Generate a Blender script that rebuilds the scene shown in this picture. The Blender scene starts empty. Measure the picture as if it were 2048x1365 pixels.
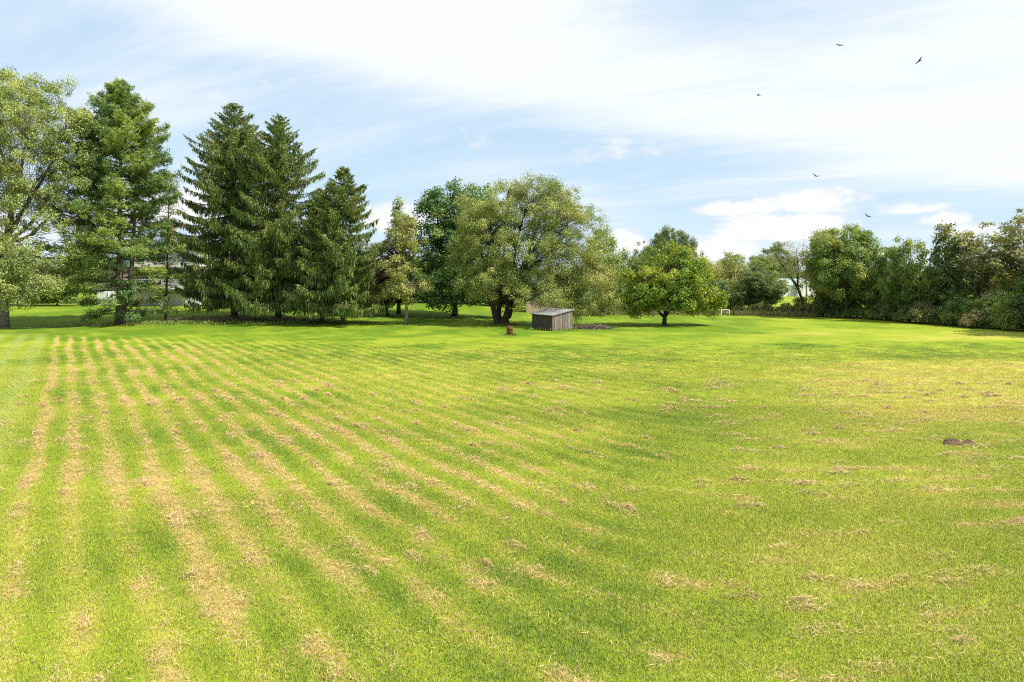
import bpy, math, random
import numpy as np
from mathutils import Vector, Matrix

R = math.radians
scn = bpy.context.scene
COL = scn.collection

# ------------------------------------------------------------------ camera, sky, sun, exposure
cam_d = bpy.data.cameras.new('camera')
cam = bpy.data.objects.new('camera', cam_d)
COL.objects.link(cam)
cam.location = (0, 0, 5.0)
cam.rotation_euler = (R(90), 0, 0)
cam_d.sensor_width = 36.0
cam_d.lens = 24.0
cam_d.shift_y = -0.0598
cam_d.clip_start = 0.1
cam_d.clip_end = 6000
scn.camera = cam

SUN_EL, SUN_AZ = 55.0, 112.0          # azimuth clockwise from +Y (straight ahead)
sv = Vector((math.sin(R(SUN_AZ)) * math.cos(R(SUN_EL)), math.cos(R(SUN_AZ)) * math.cos(R(SUN_EL)), math.sin(R(SUN_EL))))
sun_d = bpy.data.lights.new('sun', 'SUN')
sun_d.energy = 4.9
sun_d.angle = R(0.55)
sun_d.color = (1.0, 0.95, 0.86)
sun = bpy.data.objects.new('sun', sun_d)
COL.objects.link(sun)
sun.rotation_euler = sv.to_track_quat('Z', 'Y').to_euler()
sun.location = (60, 10, 90)

scn.view_settings.view_transform = 'Standard'
scn.view_settings.look = 'None'
scn.view_settings.exposure = 0.70
scn.view_settings.gamma = 1.0
scn.view_settings.use_curve_mapping = False
scn.render.engine = 'CYCLES'
scn.cycles.max_bounces = 6
scn.cycles.diffuse_bounces = 2
scn.cycles.transmission_bounces = 4
scn.cycles.transparent_max_bounces = 6
scn.cycles.sample_clamp_indirect = 6
scn.cycles.use_denoising = False
scn.cycles.filter_width = 1.1
scn.render.film_transparent = False


class NT:
    """small helper for node trees"""
    def __init__(self, tree):
        self.t = tree
        self.n = tree.nodes
        self.l = tree.links

    def add(self, kind, **kw):
        nd = self.n.new(kind)
        for k, v in kw.items():
            setattr(nd, k, v)
        return nd

    def put(self, sock, v):
        if hasattr(v, 'links'):
            self.l.new(v, sock)
        else:
            sock.default_value = v

    def math(self, op, a, b=None, c=None, clamp=False):
        m = self.add('ShaderNodeMath', operation=op, use_clamp=clamp)
        for i, v in enumerate((a, b, c)):
            if v is not None:
                self.put(m.inputs[i], v)
        return m.outputs[0]

    def maprange(self, v, a, b, c=0.0, d=1.0, smooth=True):
        m = self.add('ShaderNodeMapRange', interpolation_type='SMOOTHSTEP' if smooth else 'LINEAR')
        self.put(m.inputs['Value'], v)
        for k, x in (('From Min', a), ('From Max', b), ('To Min', c), ('To Max', d)):
            self.put(m.inputs[k], x)
        return m.outputs[0]

    def mix(self, f, a, b, blend='MIX'):
        m = self.add('ShaderNodeMix', data_type='RGBA', blend_type=blend)
        self.put(m.inputs[0], f)
        self.put(m.inputs[6], a if hasattr(a, 'links') else (*a[:3], 1))
        self.put(m.inputs[7], b if hasattr(b, 'links') else (*b[:3], 1))
        return m.outputs[2]

    def noise(self, vec, scale, detail=3.0, rough=0.5, dist=0.0):
        m = self.add('ShaderNodeTexNoise')
        if vec is not None:
            self.l.new(vec, m.inputs['Vector'])
        m.inputs['Scale'].default_value = scale
        m.inputs['Detail'].default_value = detail
        m.inputs['Roughness'].default_value = rough
        m.inputs['Distortion'].default_value = dist
        return m.outputs['Fac']

    def comb(self, x, y, z):
        m = self.add('ShaderNodeCombineXYZ')
        for i, v in enumerate((x, y, z)):
            self.put(m.inputs[i], v)
        return m.outputs[0]


def build_world():
    w = bpy.data.worlds.new('World')
    scn.world = w
    w.use_nodes = True
    w.node_tree.nodes.clear()
    g = NT(w.node_tree)
    out = g.add('ShaderNodeOutputWorld')
    bg = g.add('ShaderNodeBackground')
    g.l.new(bg.outputs[0], out.inputs[0])
    sky = g.add('ShaderNodeTexSky', sky_type='NISHITA')
    sky.sun_disc = False
    sky.sun_elevation = R(SUN_EL)
    sky.sun_rotation = R(SUN_AZ)
    sky.altitude = 200
    sky.air_density = 1.0
    sky.dust_density = 0.6
    sky.ozone_density = 1.6
    tc = g.add('ShaderNodeTexCoord')
    sep = g.add('ShaderNodeSeparateXYZ')
    g.l.new(tc.outputs['Generated'], sep.inputs[0])
    x, y, z = sep.outputs
    zc = g.math('MAXIMUM', z, 0.0)
    # high cirrus veil: plane projection so that it foreshortens towards the horizon
    den = g.math('ADD', zc, 0.16)
    u = g.math('DIVIDE', x, den)
    v = g.math('DIVIDE', y, den)
    a = R(-24)
    u2 = g.math('ADD', g.math('MULTIPLY', u, math.cos(a)), g.math('MULTIPLY', v, math.sin(a)))
    v2 = g.math('SUBTRACT', g.math('MULTIPLY', v, math.cos(a)), g.math('MULTIPLY', u, math.sin(a)))
    p1 = g.comb(g.math('MULTIPLY', u2, 0.45), g.math('MULTIPLY', v2, 1.0), 3.7)
    n1 = g.noise(p1, 0.9, 7, 0.55, 0.6)
    p2 = g.comb(g.math('MULTIPLY', u2, 0.5), g.math('MULTIPLY', v2, 1.9), 9.1)
    n2 = g.noise(p2, 2.3, 8, 0.62, 0.9)
    # azimuth / elevation for the broad bank of the veil
    az = g.math('ARCTAN2', x, y)
    el = g.math('ARCSINE', z)
    # long bank running from upper left to middle right
    bank = g.math('ADD', el, g.math('MULTIPLY', az, 0.20))
    bankm = g.math('MULTIPLY', g.maprange(bank, 0.195, 0.29), g.maprange(g.math('ADD', el, g.math('MULTIPLY', az, 0.02)), 0.47, 0.36, 0.35, 1.0))
    cov = g.math('ADD', g.math('MULTIPLY', n1, 0.75), g.math('MULTIPLY', n2, 0.40))
    cov = g.math('ADD', cov, g.math('MULTIPLY', bankm, 0.30))
    gx = g.math('DIVIDE', g.math('SUBTRACT', az, 0.38), 0.24)
    gy = g.math('DIVIDE', g.math('SUBTRACT', el, 0.365), 0.06)
    hole = g.math('EXPONENT', g.math('MULTIPLY', g.math('ADD', g.math('MULTIPLY', gx, gx), g.math('MULTIPLY', gy, gy)), -1.0))
    cov = g.math('SUBTRACT', cov, g.math('MULTIPLY', hole, 0.34))
    veil = g.maprange(cov, 0.45, 0.90)
    veil = g.math('MULTIPLY', veil, 0.93)
    # low fair-weather cumulus
    pc = g.comb(g.math('MULTIPLY', az, 1.0), g.math('MULTIPLY', el, 1.9), 0.4)
    nc = g.noise(pc, 7.5, 7, 0.56, 0.25)
    nb = g.noise(pc, 30.0, 6, 0.65, 0.3)
    puff = None
    for (paz, pel, ra, rb, k) in ((0.372, 0.070, 0.105, 0.034, 1.0), (0.315, 0.098, 0.06, 0.017, .95), (0.40, 0.100, 0.10, 0.026, 1.0),
                                  (0.165, 0.052, 0.045, 0.034, 1.0), (0.29, 0.040, 0.07, 0.030, 1.0),
                                  (0.535, 0.088, 0.055, 0.014, .8), (0.565, 0.074, 0.035, 0.016, .95), (0.60, 0.056, 0.06, 0.018, .8),
                                  (-0.16, 0.085, 0.07, 0.035, .9), (-0.46, 0.088, 0.11, 0.040, 1.0), (0.14, 0.188, 0.085, 0.026, .16), (-0.02, 0.200, 0.05, 0.02, .12),
                                  (-0.305, 0.225, 0.06, 0.03, .05), (-0.70, 0.06, 0.14, 0.05, .9), (0.75, 0.06, 0.12, 0.04, .9),
                                  (0.95, 0.08, 0.14, 0.04, .9), (-1.1, 0.09, 0.16, 0.05, .9), (1.6, 0.07, 0.16, 0.05, .9), (-1.8, 0.08, 0.2, 0.05, .9)):
        dx = g.math('DIVIDE', g.math('SUBTRACT', az, paz), ra)
        dy = g.math('DIVIDE', g.math('SUBTRACT', el, pel), rb)
        dy = g.math('MULTIPLY', dy, g.maprange(dy, -0.4, 0.2, 1.6, 1.0))
        d2 = g.math('ADD', g.math('MULTIPLY', dx, dx), g.math('MULTIPLY', dy, dy))
        b = g.math('MULTIPLY', g.math('SUBTRACT', 1.0, d2), k)
        puff = b if puff is None else g.math('MAXIMUM', puff, b)
    puff = g.math('MAXIMUM', puff, -1.0)
    pm = g.math('ADD', puff, g.math('MULTIPLY', g.math('SUBTRACT', nc, 0.5), 1.8))
    pm = g.math('ADD', pm, g.math('MULTIPLY', g.math('SUBTRACT', nb, 0.5), 1.5))
    cum = g.maprange(pm, -0.05, 0.95)
    # colours in the units of the sky model
    hz = g.maprange(el, 0.0, 0.30)
    blue = g.mix(1.0, sky.outputs[0], (1.0, 1.0, 1.0), 'MULTIPLY')
    blue = g.mix(0.66, blue, (6.5, 8.5, 10.3))
    col = g.mix(veil, blue, (8.9, 9.2, 9.6))
    shade = g.maprange(g.math('ADD', pm, g.math('MULTIPLY', nb, 0.4)), 0.25, 1.25, 8.0, 10.0)
    cc = g.comb(shade, g.math('MULTIPLY', shade, 0.995), g.math('MULTIPLY', shade, 1.0))
    col = g.mix(g.math('MULTIPLY', cum, 0.95), col, cc)
    g.l.new(col, bg.inputs[0])
    bg.inputs[1].default_value = 0.070


build_world()

# ------------------------------------------------------------------ numeric helpers
def smooth(a, b, x):
    t = np.clip((x - a) / (b - a), 0, 1)
    return t * t * (3 - 2 * t)


def _hash(ix, iy, seed):
    n = (ix.astype(np.int64) * 374761393 + iy.astype(np.int64) * 668265263 + seed * 982451653) & 0xffffffff
    n = ((n ^ (n >> 13)) * 1274126177) & 0xffffffff
    return ((n ^ (n >> 16)) & 0xffffff) / float(0xffffff)


def vnoise(x, y, seed):
    x = np.asarray(x, float); y = np.asarray(y, float)
    ix, iy = np.floor(x), np.floor(y)
    fx, fy = x - ix, y - iy
    fx = fx * fx * (3 - 2 * fx); fy = fy * fy * (3 - 2 * fy)
    a = _hash(ix, iy, seed); b = _hash(ix + 1, iy, seed); c = _hash(ix, iy + 1, seed); d = _hash(ix + 1, iy + 1, seed)
    return (a * (1 - fx) + b * fx) * (1 - fy) + (c * (1 - fx) + d * fx) * fy


def fbm(x, y, seed, octv=4, gain=0.5):
    t = 0; amp = 1; tot = 0
    for o in range(octv):
        t = t + amp * vnoise(x * 2 ** o + 17.3 * o, y * 2 ** o - 9.1 * o, seed + o)
        tot += amp; amp *= gain
    return t / tot


def unit(v):
    return v / np.maximum(np.linalg.norm(v, axis=-1, keepdims=True), 1e-9)


# ------------------------------------------------------------------ object helpers
def obj(name, mesh, parent=None, mat=None, loc=None):
    o = bpy.data.objects.new(name, mesh)
    COL.objects.link(o)
    if mat is not None:
        mesh.materials.append(mat)
    if parent is not None:
        o.parent = parent
    if loc is not None:
        o.location = loc
    return o


def tag(o, label=None, cat=None, group=None, kind=None):
    if label: o['label'] = label
    if cat: o['category'] = cat
    if group: o['group'] = group
    if kind: o['kind'] = kind
    return o


def thing(name, label, cat, loc=(0, 0, 0), rz=0.0, group=None):
    o = bpy.data.objects.new(name, None)
    COL.objects.link(o)
    o.empty_display_size = 0.3
    o.location = loc
    o.rotation_euler = (0, 0, rz)
    return tag(o, label, cat, group)


class MB:
    def __init__(self):
        self.v = []; self.f = []; self.n = 0

    def add(self, verts, faces):
        self.v.append(np.asarray(verts, float))
        n = self.n
        self.f.extend([tuple(i + n for i in f) for f in faces])
        self.n += len(verts)
        return self

    def box(self, x0, x1, y0, y1, z0, z1, M=None):
        v = [(x0, y0, z0), (x1, y0, z0), (x1, y1, z0), (x0, y1, z0), (x0, y0, z1), (x1, y0, z1), (x1, y1, z1), (x0, y1, z1)]
        if M is not None:
            v = [tuple(M @ Vector(p)) for p in v]
        return self.add(v, [(0, 3, 2, 1), (4, 5, 6, 7), (0, 1, 5, 4), (1, 2, 6, 5), (2, 3, 7, 6), (3, 0, 4, 7)])

    def prism(self, poly, y0, y1):
        """polygon in x,z extruded along y"""
        k = len(poly)
        v = [(p[0], y0, p[1]) for p in poly] + [(p[0], y1, p[1]) for p in poly]
        f = [tuple(range(k)), tuple(range(2 * k - 1, k - 1, -1))]
        f += [(i, i + k, (i + 1) % k + k, (i + 1) % k) for i in range(k)]
        return self.add(v, f)

    def tube(self, pts, rad, sides=6, cap=True):
        pts = np.asarray(pts, float); k = len(pts)
        rad = np.broadcast_to(np.asarray(rad, float), (k,))
        d = np.gradient(pts, axis=0); d = unit(d)
        ref = np.where(np.abs(d[:, 2:3]) > 0.9, np.array([[1.0, 0, 0]]), np.array([[0, 0, 1.0]]))
        a = unit(np.cross(d, ref)); b = np.cross(d, a)
        th = np.arange(sides) * 2 * math.pi / sides
        ring = pts[:, None, :] + rad[:, None, None] * (np.cos(th)[None, :, None] * a[:, None, :] + np.sin(th)[None, :, None] * b[:, None, :])
        f = []
        for i in range(k - 1):
            for j in range(sides):
                f.append((i * sides + j, i * sides + (j + 1) % sides, (i + 1) * sides + (j + 1) % sides, (i + 1) * sides + j))
        if cap:
            f.append(tuple(range(sides - 1, -1, -1))); f.append(tuple(range((k - 1) * sides, k * sides)))
        return self.add(ring.reshape(-1, 3), f)

    def mesh(self, name, smooth_sh=False):
        m = bpy.data.meshes.new(name)
        m.from_pydata(np.concatenate(self.v).tolist(), [], self.f)
        if smooth_sh:
            m.polygons.foreach_set('use_smooth', np.ones(len(m.polygons), bool))
        m.update()
        return m

    def build(self, name, mat, parent=None, smooth_sh=False, loc=None):
        return obj(name, self.mesh(name, smooth_sh), parent, mat, loc)


def poly_mesh(name, V, k, attrs=None):
    """V (n,k,3): n separate k-gons"""
    n = V.shape[0]
    m = bpy.data.meshes.new(name)
    m.vertices.add(n * k)
    m.vertices.foreach_set('co', V.reshape(-1).astype(np.float32))
    m.loops.add(n * k)
    m.loops.foreach_set('vertex_index', np.arange(n * k, dtype=np.int32))
    m.polygons.add(n)
    m.polygons.foreach_set('loop_start', (np.arange(n) * k).astype(np.int32))
    m.polygons.foreach_set('loop_total', np.full(n, k, np.int32))
    for nm, val in (attrs or {}).items():
        a = m.attributes.new(nm, 'FLOAT', 'POINT')
        a.data.foreach_set('value', np.repeat(val, k).astype(np.float32))
    m.update(calc_edges=True)
    return m


def leaf_quads(rng, c, nrm, ln, wd, tangent=None, fold=0.18):
    n = len(c)
    nrm = unit(nrm)
    t = rng.normal(size=(n, 3)) if tangent is None else tangent
    t = t - nrm * np.sum(t * nrm, axis=1, keepdims=True)
    t = unit(t)
    b = np.cross(nrm, t)
    ln = np.asarray(ln)[:, None]; wd = np.asarray(wd)[:, None]
    off = nrm * wd * fold
    return np.stack([c - t * ln * .5, c + b * wd * .5 + off, c + t * ln * .5, c - b * wd * .5 + off], axis=1)


# ------------------------------------------------------------------ materials
def new_mat(name):
    m = bpy.data.materials.new(name)
    m.use_nodes = True
    m.node_tree.nodes.clear()
    g = NT(m.node_tree)
    out = g.add('ShaderNodeOutputMaterial')
    return m, g, out


def leaf_mat(name, c_a, c_b, c_alt=None, alt=0.0, trans=0.25, rough=0.5, spec=0.35, patch=0.25):
    m, g, out = new_mat(name)
    at = g.add('ShaderNodeAttribute', attribute_name='rnd')
    geo = g.add('ShaderNodeNewGeometry')
    f = at.outputs['Fac']
    col = g.mix(f, c_a, c_b)
    n = g.noise(geo.outputs['Position'], patch, 3, 0.6)
    if c_alt is not None:
        lim = 1.0 - alt
        fa = g.math('MULTIPLY', g.maprange(g.math('ADD', n, g.math('MULTIPLY', g.math('SUBTRACT', f, 0.5), 0.35)), lim * 0.62, lim * 0.62 + 0.22), 0.85)
        col = g.mix(fa, col, c_alt)
    n2 = g.noise(geo.outputs['Position'], patch * 4.0, 2, 0.5)
    col = g.mix(1.0, col, g.comb(g.maprange(n2, .25, .75, .78, 1.2), g.maprange(n2, .25, .75, .82, 1.16), g.maprange(n2, .25, .75, .9, 1.1)), 'MULTIPLY')
    p = g.add('ShaderNodeBsdfPrincipled')
    g.l.new(col, p.inputs['Base Color'])
    p.inputs['Roughness'].default_value = rough
    p.inputs['Specular IOR Level'].default_value = spec
    t = g.add('ShaderNodeBsdfTranslucent')
    tc = g.mix(1.0, col, (1.35, 1.25, 0.55), 'MULTIPLY')
    g.l.new(tc, t.inputs['Color'])
    mx = g.add('ShaderNodeMixShader')
    mx.inputs[0].default_value = trans
    g.l.new(p.outputs[0], mx.inputs[1]); g.l.new(t.outputs[0], mx.inputs[2])
    g.l.new(mx.outputs[0], out.inputs[0])
    return m


def plain_mat(name, c1, c2, scale=3.0, rough=0.8, stretch=(1, 1, 1), bump=0.0, metallic=0.0, detail=5, spec=0.3):
    m, g, out = new_mat(name)
    tc = g.add('ShaderNodeTexCoord')
    mp = g.add('ShaderNodeMapping')
    mp.inputs['Scale'].default_value = stretch
    g.l.new(tc.outputs['Object'], mp.inputs[0])
    n = g.noise(mp.outputs[0], scale, detail, 0.6)
    col = g.mix(g.maprange(n, 0.3, 0.7), c1, c2)
    p = g.add('ShaderNodeBsdfPrincipled')
    g.l.new(col, p.inputs['Base Color'])
    p.inputs['Roughness'].default_value = rough
    p.inputs['Metallic'].default_value = metallic
    p.inputs['Specular IOR Level'].default_value = spec
    if bump:
        b = g.add('ShaderNodeBump')
        b.inputs['Strength'].default_value = bump
        b.inputs['Distance'].default_value = 0.05
        g.l.new(n, b.inputs['Height'])
        g.l.new(b.outputs[0], p.inputs['Normal'])
    g.l.new(p.outputs[0], out.inputs[0])
    return m


def brick_mat():
    m, g, out = new_mat('house_brick')
    tc = g.add('ShaderNodeTexCoord')
    sep = g.add('ShaderNodeSeparateXYZ'); g.l.new(tc.outputs['Object'], sep.inputs[0])
    v = g.comb(g.math('ADD', sep.outputs[0], sep.outputs[1]), sep.outputs[2], 0.0)
    b = g.add('ShaderNodeTexBrick')
    g.l.new(v, b.inputs['Vector'])
    b.inputs['Color1'].default_value = (.27, .15, .10, 1); b.inputs['Color2'].default_value = (.20, .11, .075, 1)
    b.inputs['Mortar'].default_value = (.42, .38, .33, 1)
    b.inputs['Scale'].default_value = 1.0
    b.inputs['Brick Width'].default_value = .22; b.inputs['Row Height'].default_value = .075; b.inputs['Mortar Size'].default_value = .010
    p = g.add('ShaderNodeBsdfPrincipled'); p.inputs['Roughness'].default_value = .85
    g.l.new(b.outputs[0], p.inputs['Base Color']); g.l.new(p.outputs[0], out.inputs[0])
    return m


M = {}
M['bark'] = plain_mat('bark_grey_brown', (.060, .045, .034), (.15, .12, .095), 6, .9, (3, 3, .6), .6)
M['bark_dark'] = plain_mat('bark_dark', (.022, .018, .014), (.07, .055, .042), 6, .9, (3, 3, .6), .6)
M['bark_pale'] = plain_mat('bark_pale', (.13, .11, .09), (.30, .26, .21), 6, .85, (2, 2, .7), .5)
M['twig'] = plain_mat('dead_twigs', (.09, .07, .055), (.20, .16, .12), 2, .9)
M['poplar'] = leaf_mat('leaves_poplar', (.16, .225, .065), (.38, .45, .16), (.46, .49, .15), .26, spec=.38, rough=.5, trans=.3)
M['birch'] = leaf_mat('leaves_birch', (.11, .165, .035), (.36, .42, .115), (.46, .45, .14), .26, trans=.25, spec=.4, rough=.5)
M['maple'] = leaf_mat('leaves_maple', (.045, .115, .025), (.13, .25, .055), (.25, .32, .05), .18, spec=.45)
M['yellowgreen'] = leaf_mat('leaves_yellow_green', (.095, .18, .016), (.25, .35, .028), (.37, .38, .03), .26, spec=.4)
M['green'] = leaf_mat('leaves_green', (.090, .170, .034), (.25, .36, .080), (.33, .35, .08), .26, spec=.45, trans=.36)
M['greymix'] = leaf_mat('leaves_grey_green', (.15, .18, .075), (.30, .33, .15), (.38, .37, .15), .26, spec=.45, trans=.38)
M['dark'] = leaf_mat('leaves_dark', (.055, .105, .028), (.18, .25, .075), (.26, .27, .07), .22, spec=.45, trans=.34)
M['olive'] = leaf_mat('leaves_olive', (.18, .22, .05), (.35, .38, .10), (.42, .40, .14), .30)
M['purple'] = leaf_mat('leaves_purple', (.045, .026, .026), (.11, .055, .045), (.08, .09, .035), .25)
M['spruce'] = leaf_mat('needles_spruce', (.050, .095, .022), (.19, .27, .062), (.28, .30, .10), .26, trans=.22, rough=.55, spec=.3, patch=.5)
M['pine'] = leaf_mat('needles_pine', (.085, .165, .075), (.18, .29, .105), (.33, .40, .075), .32, trans=.28, rough=.5, spec=.4, patch=.14)
M['weeds'] = leaf_mat('leaves_weeds', (.12, .14, .045), (.28, .31, .095), (.38, .31, .16), .30)

# ------------------------------------------------------------------ ground
def terrain(x, y):
    x = np.asarray(x, float); y = np.asarray(y, float)
    h = 1.25 * smooth(72, 104, y) * (1 - smooth(-14, 12, x))
    h = h + 0.10 * (fbm(x / 9.0, y / 9.0, 5, 3) - .5) * smooth(3, 14, y)
    h = h + 0.05 * (fbm(x / 1.6, y / 1.6, 8, 2) - .5)
    return h


def ground_z(x, y):
    return float(terrain(np.array([x]), np.array([y]))[0])


def smin(a, b, k):
    h = np.clip(.5 + .5 * (b - a) / k, 0, 1)
    return b * (1 - h) + a * h - k * h * (1 - h)


def lawn_fields(x, y):
    """straw cover 0..1, green tone 0 (deep) .. 1 (yellowish), pale wheel tracks 0..1"""
    wob = (fbm(x / 5.0, y / 5.0, 31, 2) - .5) * .45
    sA = .838 * x + .545 * y
    sB = .88 * (-.15 * x + .99 * y) - 1.4
    s = smin(sA, sB, 3.0) + wob
    right = smooth(-2.0, 2.5, sA - sB)
    t = np.where(right > .5, .99 * x + .15 * y, -.545 * x + .838 * y)
    ridge = .5 + .5 * np.cos(2 * math.pi * (s - .15) / .92)
    ridge = np.where(right > .5, ridge, ridge ** (1.0 + .9 * smooth(9, 16, y)))
    n_long = fbm(s * .9 + 40, t / 3.2, 41, 3)
    wx = (vnoise(x / .5, y / .5, 54) - .5) * .5; wy = (vnoise(x / .5 + 7, y / .5, 55) - .5) * .5
    n_pat = .5 + 1.15 * (fbm((x + wx) / .9, (y + wy) / .9, 57, 5, .62) - .5)
    n_big = fbm(x / 6.0, y / 6.0, 63, 3)
    left_w = 1 - smooth(2.0, 17.0, sA)
    dens = .10 + .34 * left_w + .26 * (n_big - .5) * 2
    dens = dens * (1 - right) + right * (.115 + .20 * (1 - smooth(14, 20, y)) + .12 * (n_big - .5) * 2)
    dens = dens - .26 * np.exp(-((sA - sB) / 3.2) ** 2) * smooth(9, 14, y)
    far = 1 - smooth(44, 56, y + .25 * x)
    inb = smooth(-1.9, -.9, s)
    near_blot = (1 - smooth(10, 19, y)) * (1 - .5 * right)
    rw = .62 - .22 * near_blot
    rw = rw + .22 * (1 - near_blot)
    dens = dens - (.08 + .05 * smooth(6, 15, sA) + .08 * right) * (1 - .6 * near_blot) + .16 * (fbm(x / 2.6, y / 2.6, 66, 2) - .5)
    v = rw * ridge + .62 * (n_long - .5) + (.95 + .25 * near_blot) * (n_pat - .5) + dens
    straw = smooth(.56, 1.12, v) * far * inb
    # grass tone
    tone = .54 + .62 * (fbm(x / 3.2, y / 3.2, 71, 4) - .5) + .30 * (n_long - .5) + (.42 - .32 * right - .20 * np.exp(-((sA - sB) / 4.0) ** 2)) * (ridge - .50) * far * inb
    tone = tone + .16 * (fbm(x / .9, y / .9, 75, 2) - .5)
    tone = tone - .20 * np.exp(-((sA - sB + 1.0) / 2.2) ** 2) * (1 - smooth(26, 36, y))
    # yellow dry bank in the middle distance on the right, green band behind it
    yb = y - .06 * x
    bank = smooth(19, 25, yb) * (1 - smooth(38.5, 42.5, yb)) * smooth(2, 9, sA - sB)
    tone = tone + .34 * bank
    band = smooth(39, 43, yb) * (1 - smooth(50, 54, yb))
    tone = tone - .13 * band
    band2 = smooth(52, 55, yb) * (1 - smooth(62, 68, yb))
    tone = tone + .22 * band2 * (.4 + .6 * smooth(0, 30, x))
    tone = tone - .36 * smooth(46, 58, y) * (1 - .55 * smooth(20, 36, x))
    straw = np.maximum(straw, bank * .42 * smooth(.45, .75, fbm(x / 5.0, y / .8, 81, 3)))
    straw = np.maximum(straw, .35 * band2 * smooth(.50, .72, fbm(x / 9.0, y / 1.2, 83, 3)) * smooth(-10, 15, x))
    pale = np.zeros_like(s)
    for c0, w0 in ((-2.0, .34), (-3.35, .34), (-5.0, .4)):
        pale = np.maximum(pale, np.exp(-((sA + wob * .4 - c0) / w0) ** 2))
    pale = pale * smooth(12, 20, y) * (1 - smooth(58, 66, y))
    straw = straw * (1 - .30 * near_blot)
    return np.clip(straw, 0, 1), np.clip(tone, 0, 1), np.clip(pale, 0, 1)


G_DEEP, G_MID, G_YEL = (.112, .200, .010), (.275, .338, .024), (.455, .438, .070)
STRAW_A, STRAW_B = (.60, .42, .18), (.40, .25, .10)


def lawn_colour(g, tone, straw, pale, pos):
    nf = g.noise(pos, 9.0, 4, 0.7)
    nm = g.noise(pos, 1.7, 3, 0.6)
    tt = g.math('ADD', tone, g.math('ADD', g.math('MULTIPLY', g.math('SUBTRACT', nm, .5), .35), g.math('MULTIPLY', g.math('SUBTRACT', nf, .5), .5)))
    c = g.mix(g.maprange(tt, .05, .5), G_DEEP, G_MID)
    c = g.mix(g.maprange(tt, .45, .95), c, G_YEL)
    c = g.mix(g.math('MULTIPLY', pale, .55), c, (.34, .40, .12))
    sc = g.mix(g.maprange(nf, .3, .7), STRAW_B, STRAW_A)
    return c, sc, nf


def ground_material():
    m, g, out = new_mat('lawn_turf')
    geo = g.add('ShaderNodeNewGeometry')
    pos = geo.outputs['Position']
    A = {k: g.add('ShaderNodeAttribute', attribute_name=k).outputs['Fac'] for k in ('tone', 'straw', 'pale')}
    c, sc, nf = lawn_colour(g, A['tone'], A['straw'], A['pale'], pos)
    nh = g.noise(pos, 8.0, 4, .7)
    f = g.maprange(g.math('ADD', A['straw'], g.math('MULTIPLY', g.math('SUBTRACT', nh, .5), 1.2)), .32, .52)
    f = g.math('MULTIPLY', f, g.maprange(A['straw'], 0.02, 0.2))
    c = g.mix(g.math('MULTIPLY', f, .8), c, sc)
    c = g.mix(1.0, c, (.90, .90, .90), 'MULTIPLY')
    p = g.add('ShaderNodeBsdfPrincipled')
    p.inputs['Roughness'].default_value = .9
    p.inputs['Specular IOR Level'].default_value = .12
    g.l.new(c, p.inputs['Base Color'])
    n1 = g.noise(pos, 16.0, 3, .7)
    b = g.add('ShaderNodeBump'); b.inputs['Strength'].default_value = .9; b.inputs['Distance'].default_value = .09
    g.l.new(n1, b.inputs['Height']); g.l.new(b.outputs[0], p.inputs['Normal'])
    g.l.new(p.outputs[0], out.inputs[0])
    return m


def build_ground():
    def axis(lo, hi, step, far_lo, far_hi):
        core = np.arange(lo, hi + 1e-6, step)
        a = [core[-1]]; d = step
        while a[-1] < far_hi: d *= 1.22; a.append(a[-1] + d)
        b = [core[0]]; d = step
        while b[-1] > far_lo: d *= 1.22; b.append(b[-1] - d)
        return np.concatenate([np.array(b[1:])[::-1], core, np.array(a[1:])])
    xs = axis(-46, 46, .22, -2600, 2600)
    ys = axis(4, 64, .22, -300, 3500)
    X, Y = np.meshgrid(xs, ys)
    Z = terrain(X, Y)
    nx, ny = len(xs), len(ys)
    m = bpy.data.meshes.new('ground')
    m.vertices.add(nx * ny)
    m.vertices.foreach_set('co', np.stack([X, Y, Z], -1).reshape(-1).astype(np.float32))
    i = np.arange(ny - 1)[:, None] * nx + np.arange(nx - 1)[None, :]
    q = np.stack([i, i + 1, i + nx + 1, i + nx], -1).reshape(-1, 4)
    m.loops.add(q.size); m.loops.foreach_set('vertex_index', q.reshape(-1).astype(np.int32))
    m.polygons.add(len(q))
    m.polygons.foreach_set('loop_start', (np.arange(len(q)) * 4).astype(np.int32))
    m.polygons.foreach_set('loop_total', np.full(len(q), 4, np.int32))
    m.polygons.foreach_set('use_smooth', np.ones(len(q), bool))
    st, to, pa = lawn_fields(X, Y)
    for nm, v in (('straw', st), ('tone', to), ('pale', pa)):
        a = m.attributes.new(nm, 'FLOAT', 'POINT')
        a.data.foreach_set('value', v.reshape(-1).astype(np.float32))
    m.update(calc_edges=True)
    o = obj('ground', m, None, ground_material())
    tag(o, 'mown green lawn with dry straw stripes', None, None, 'structure')


build_ground()


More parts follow.
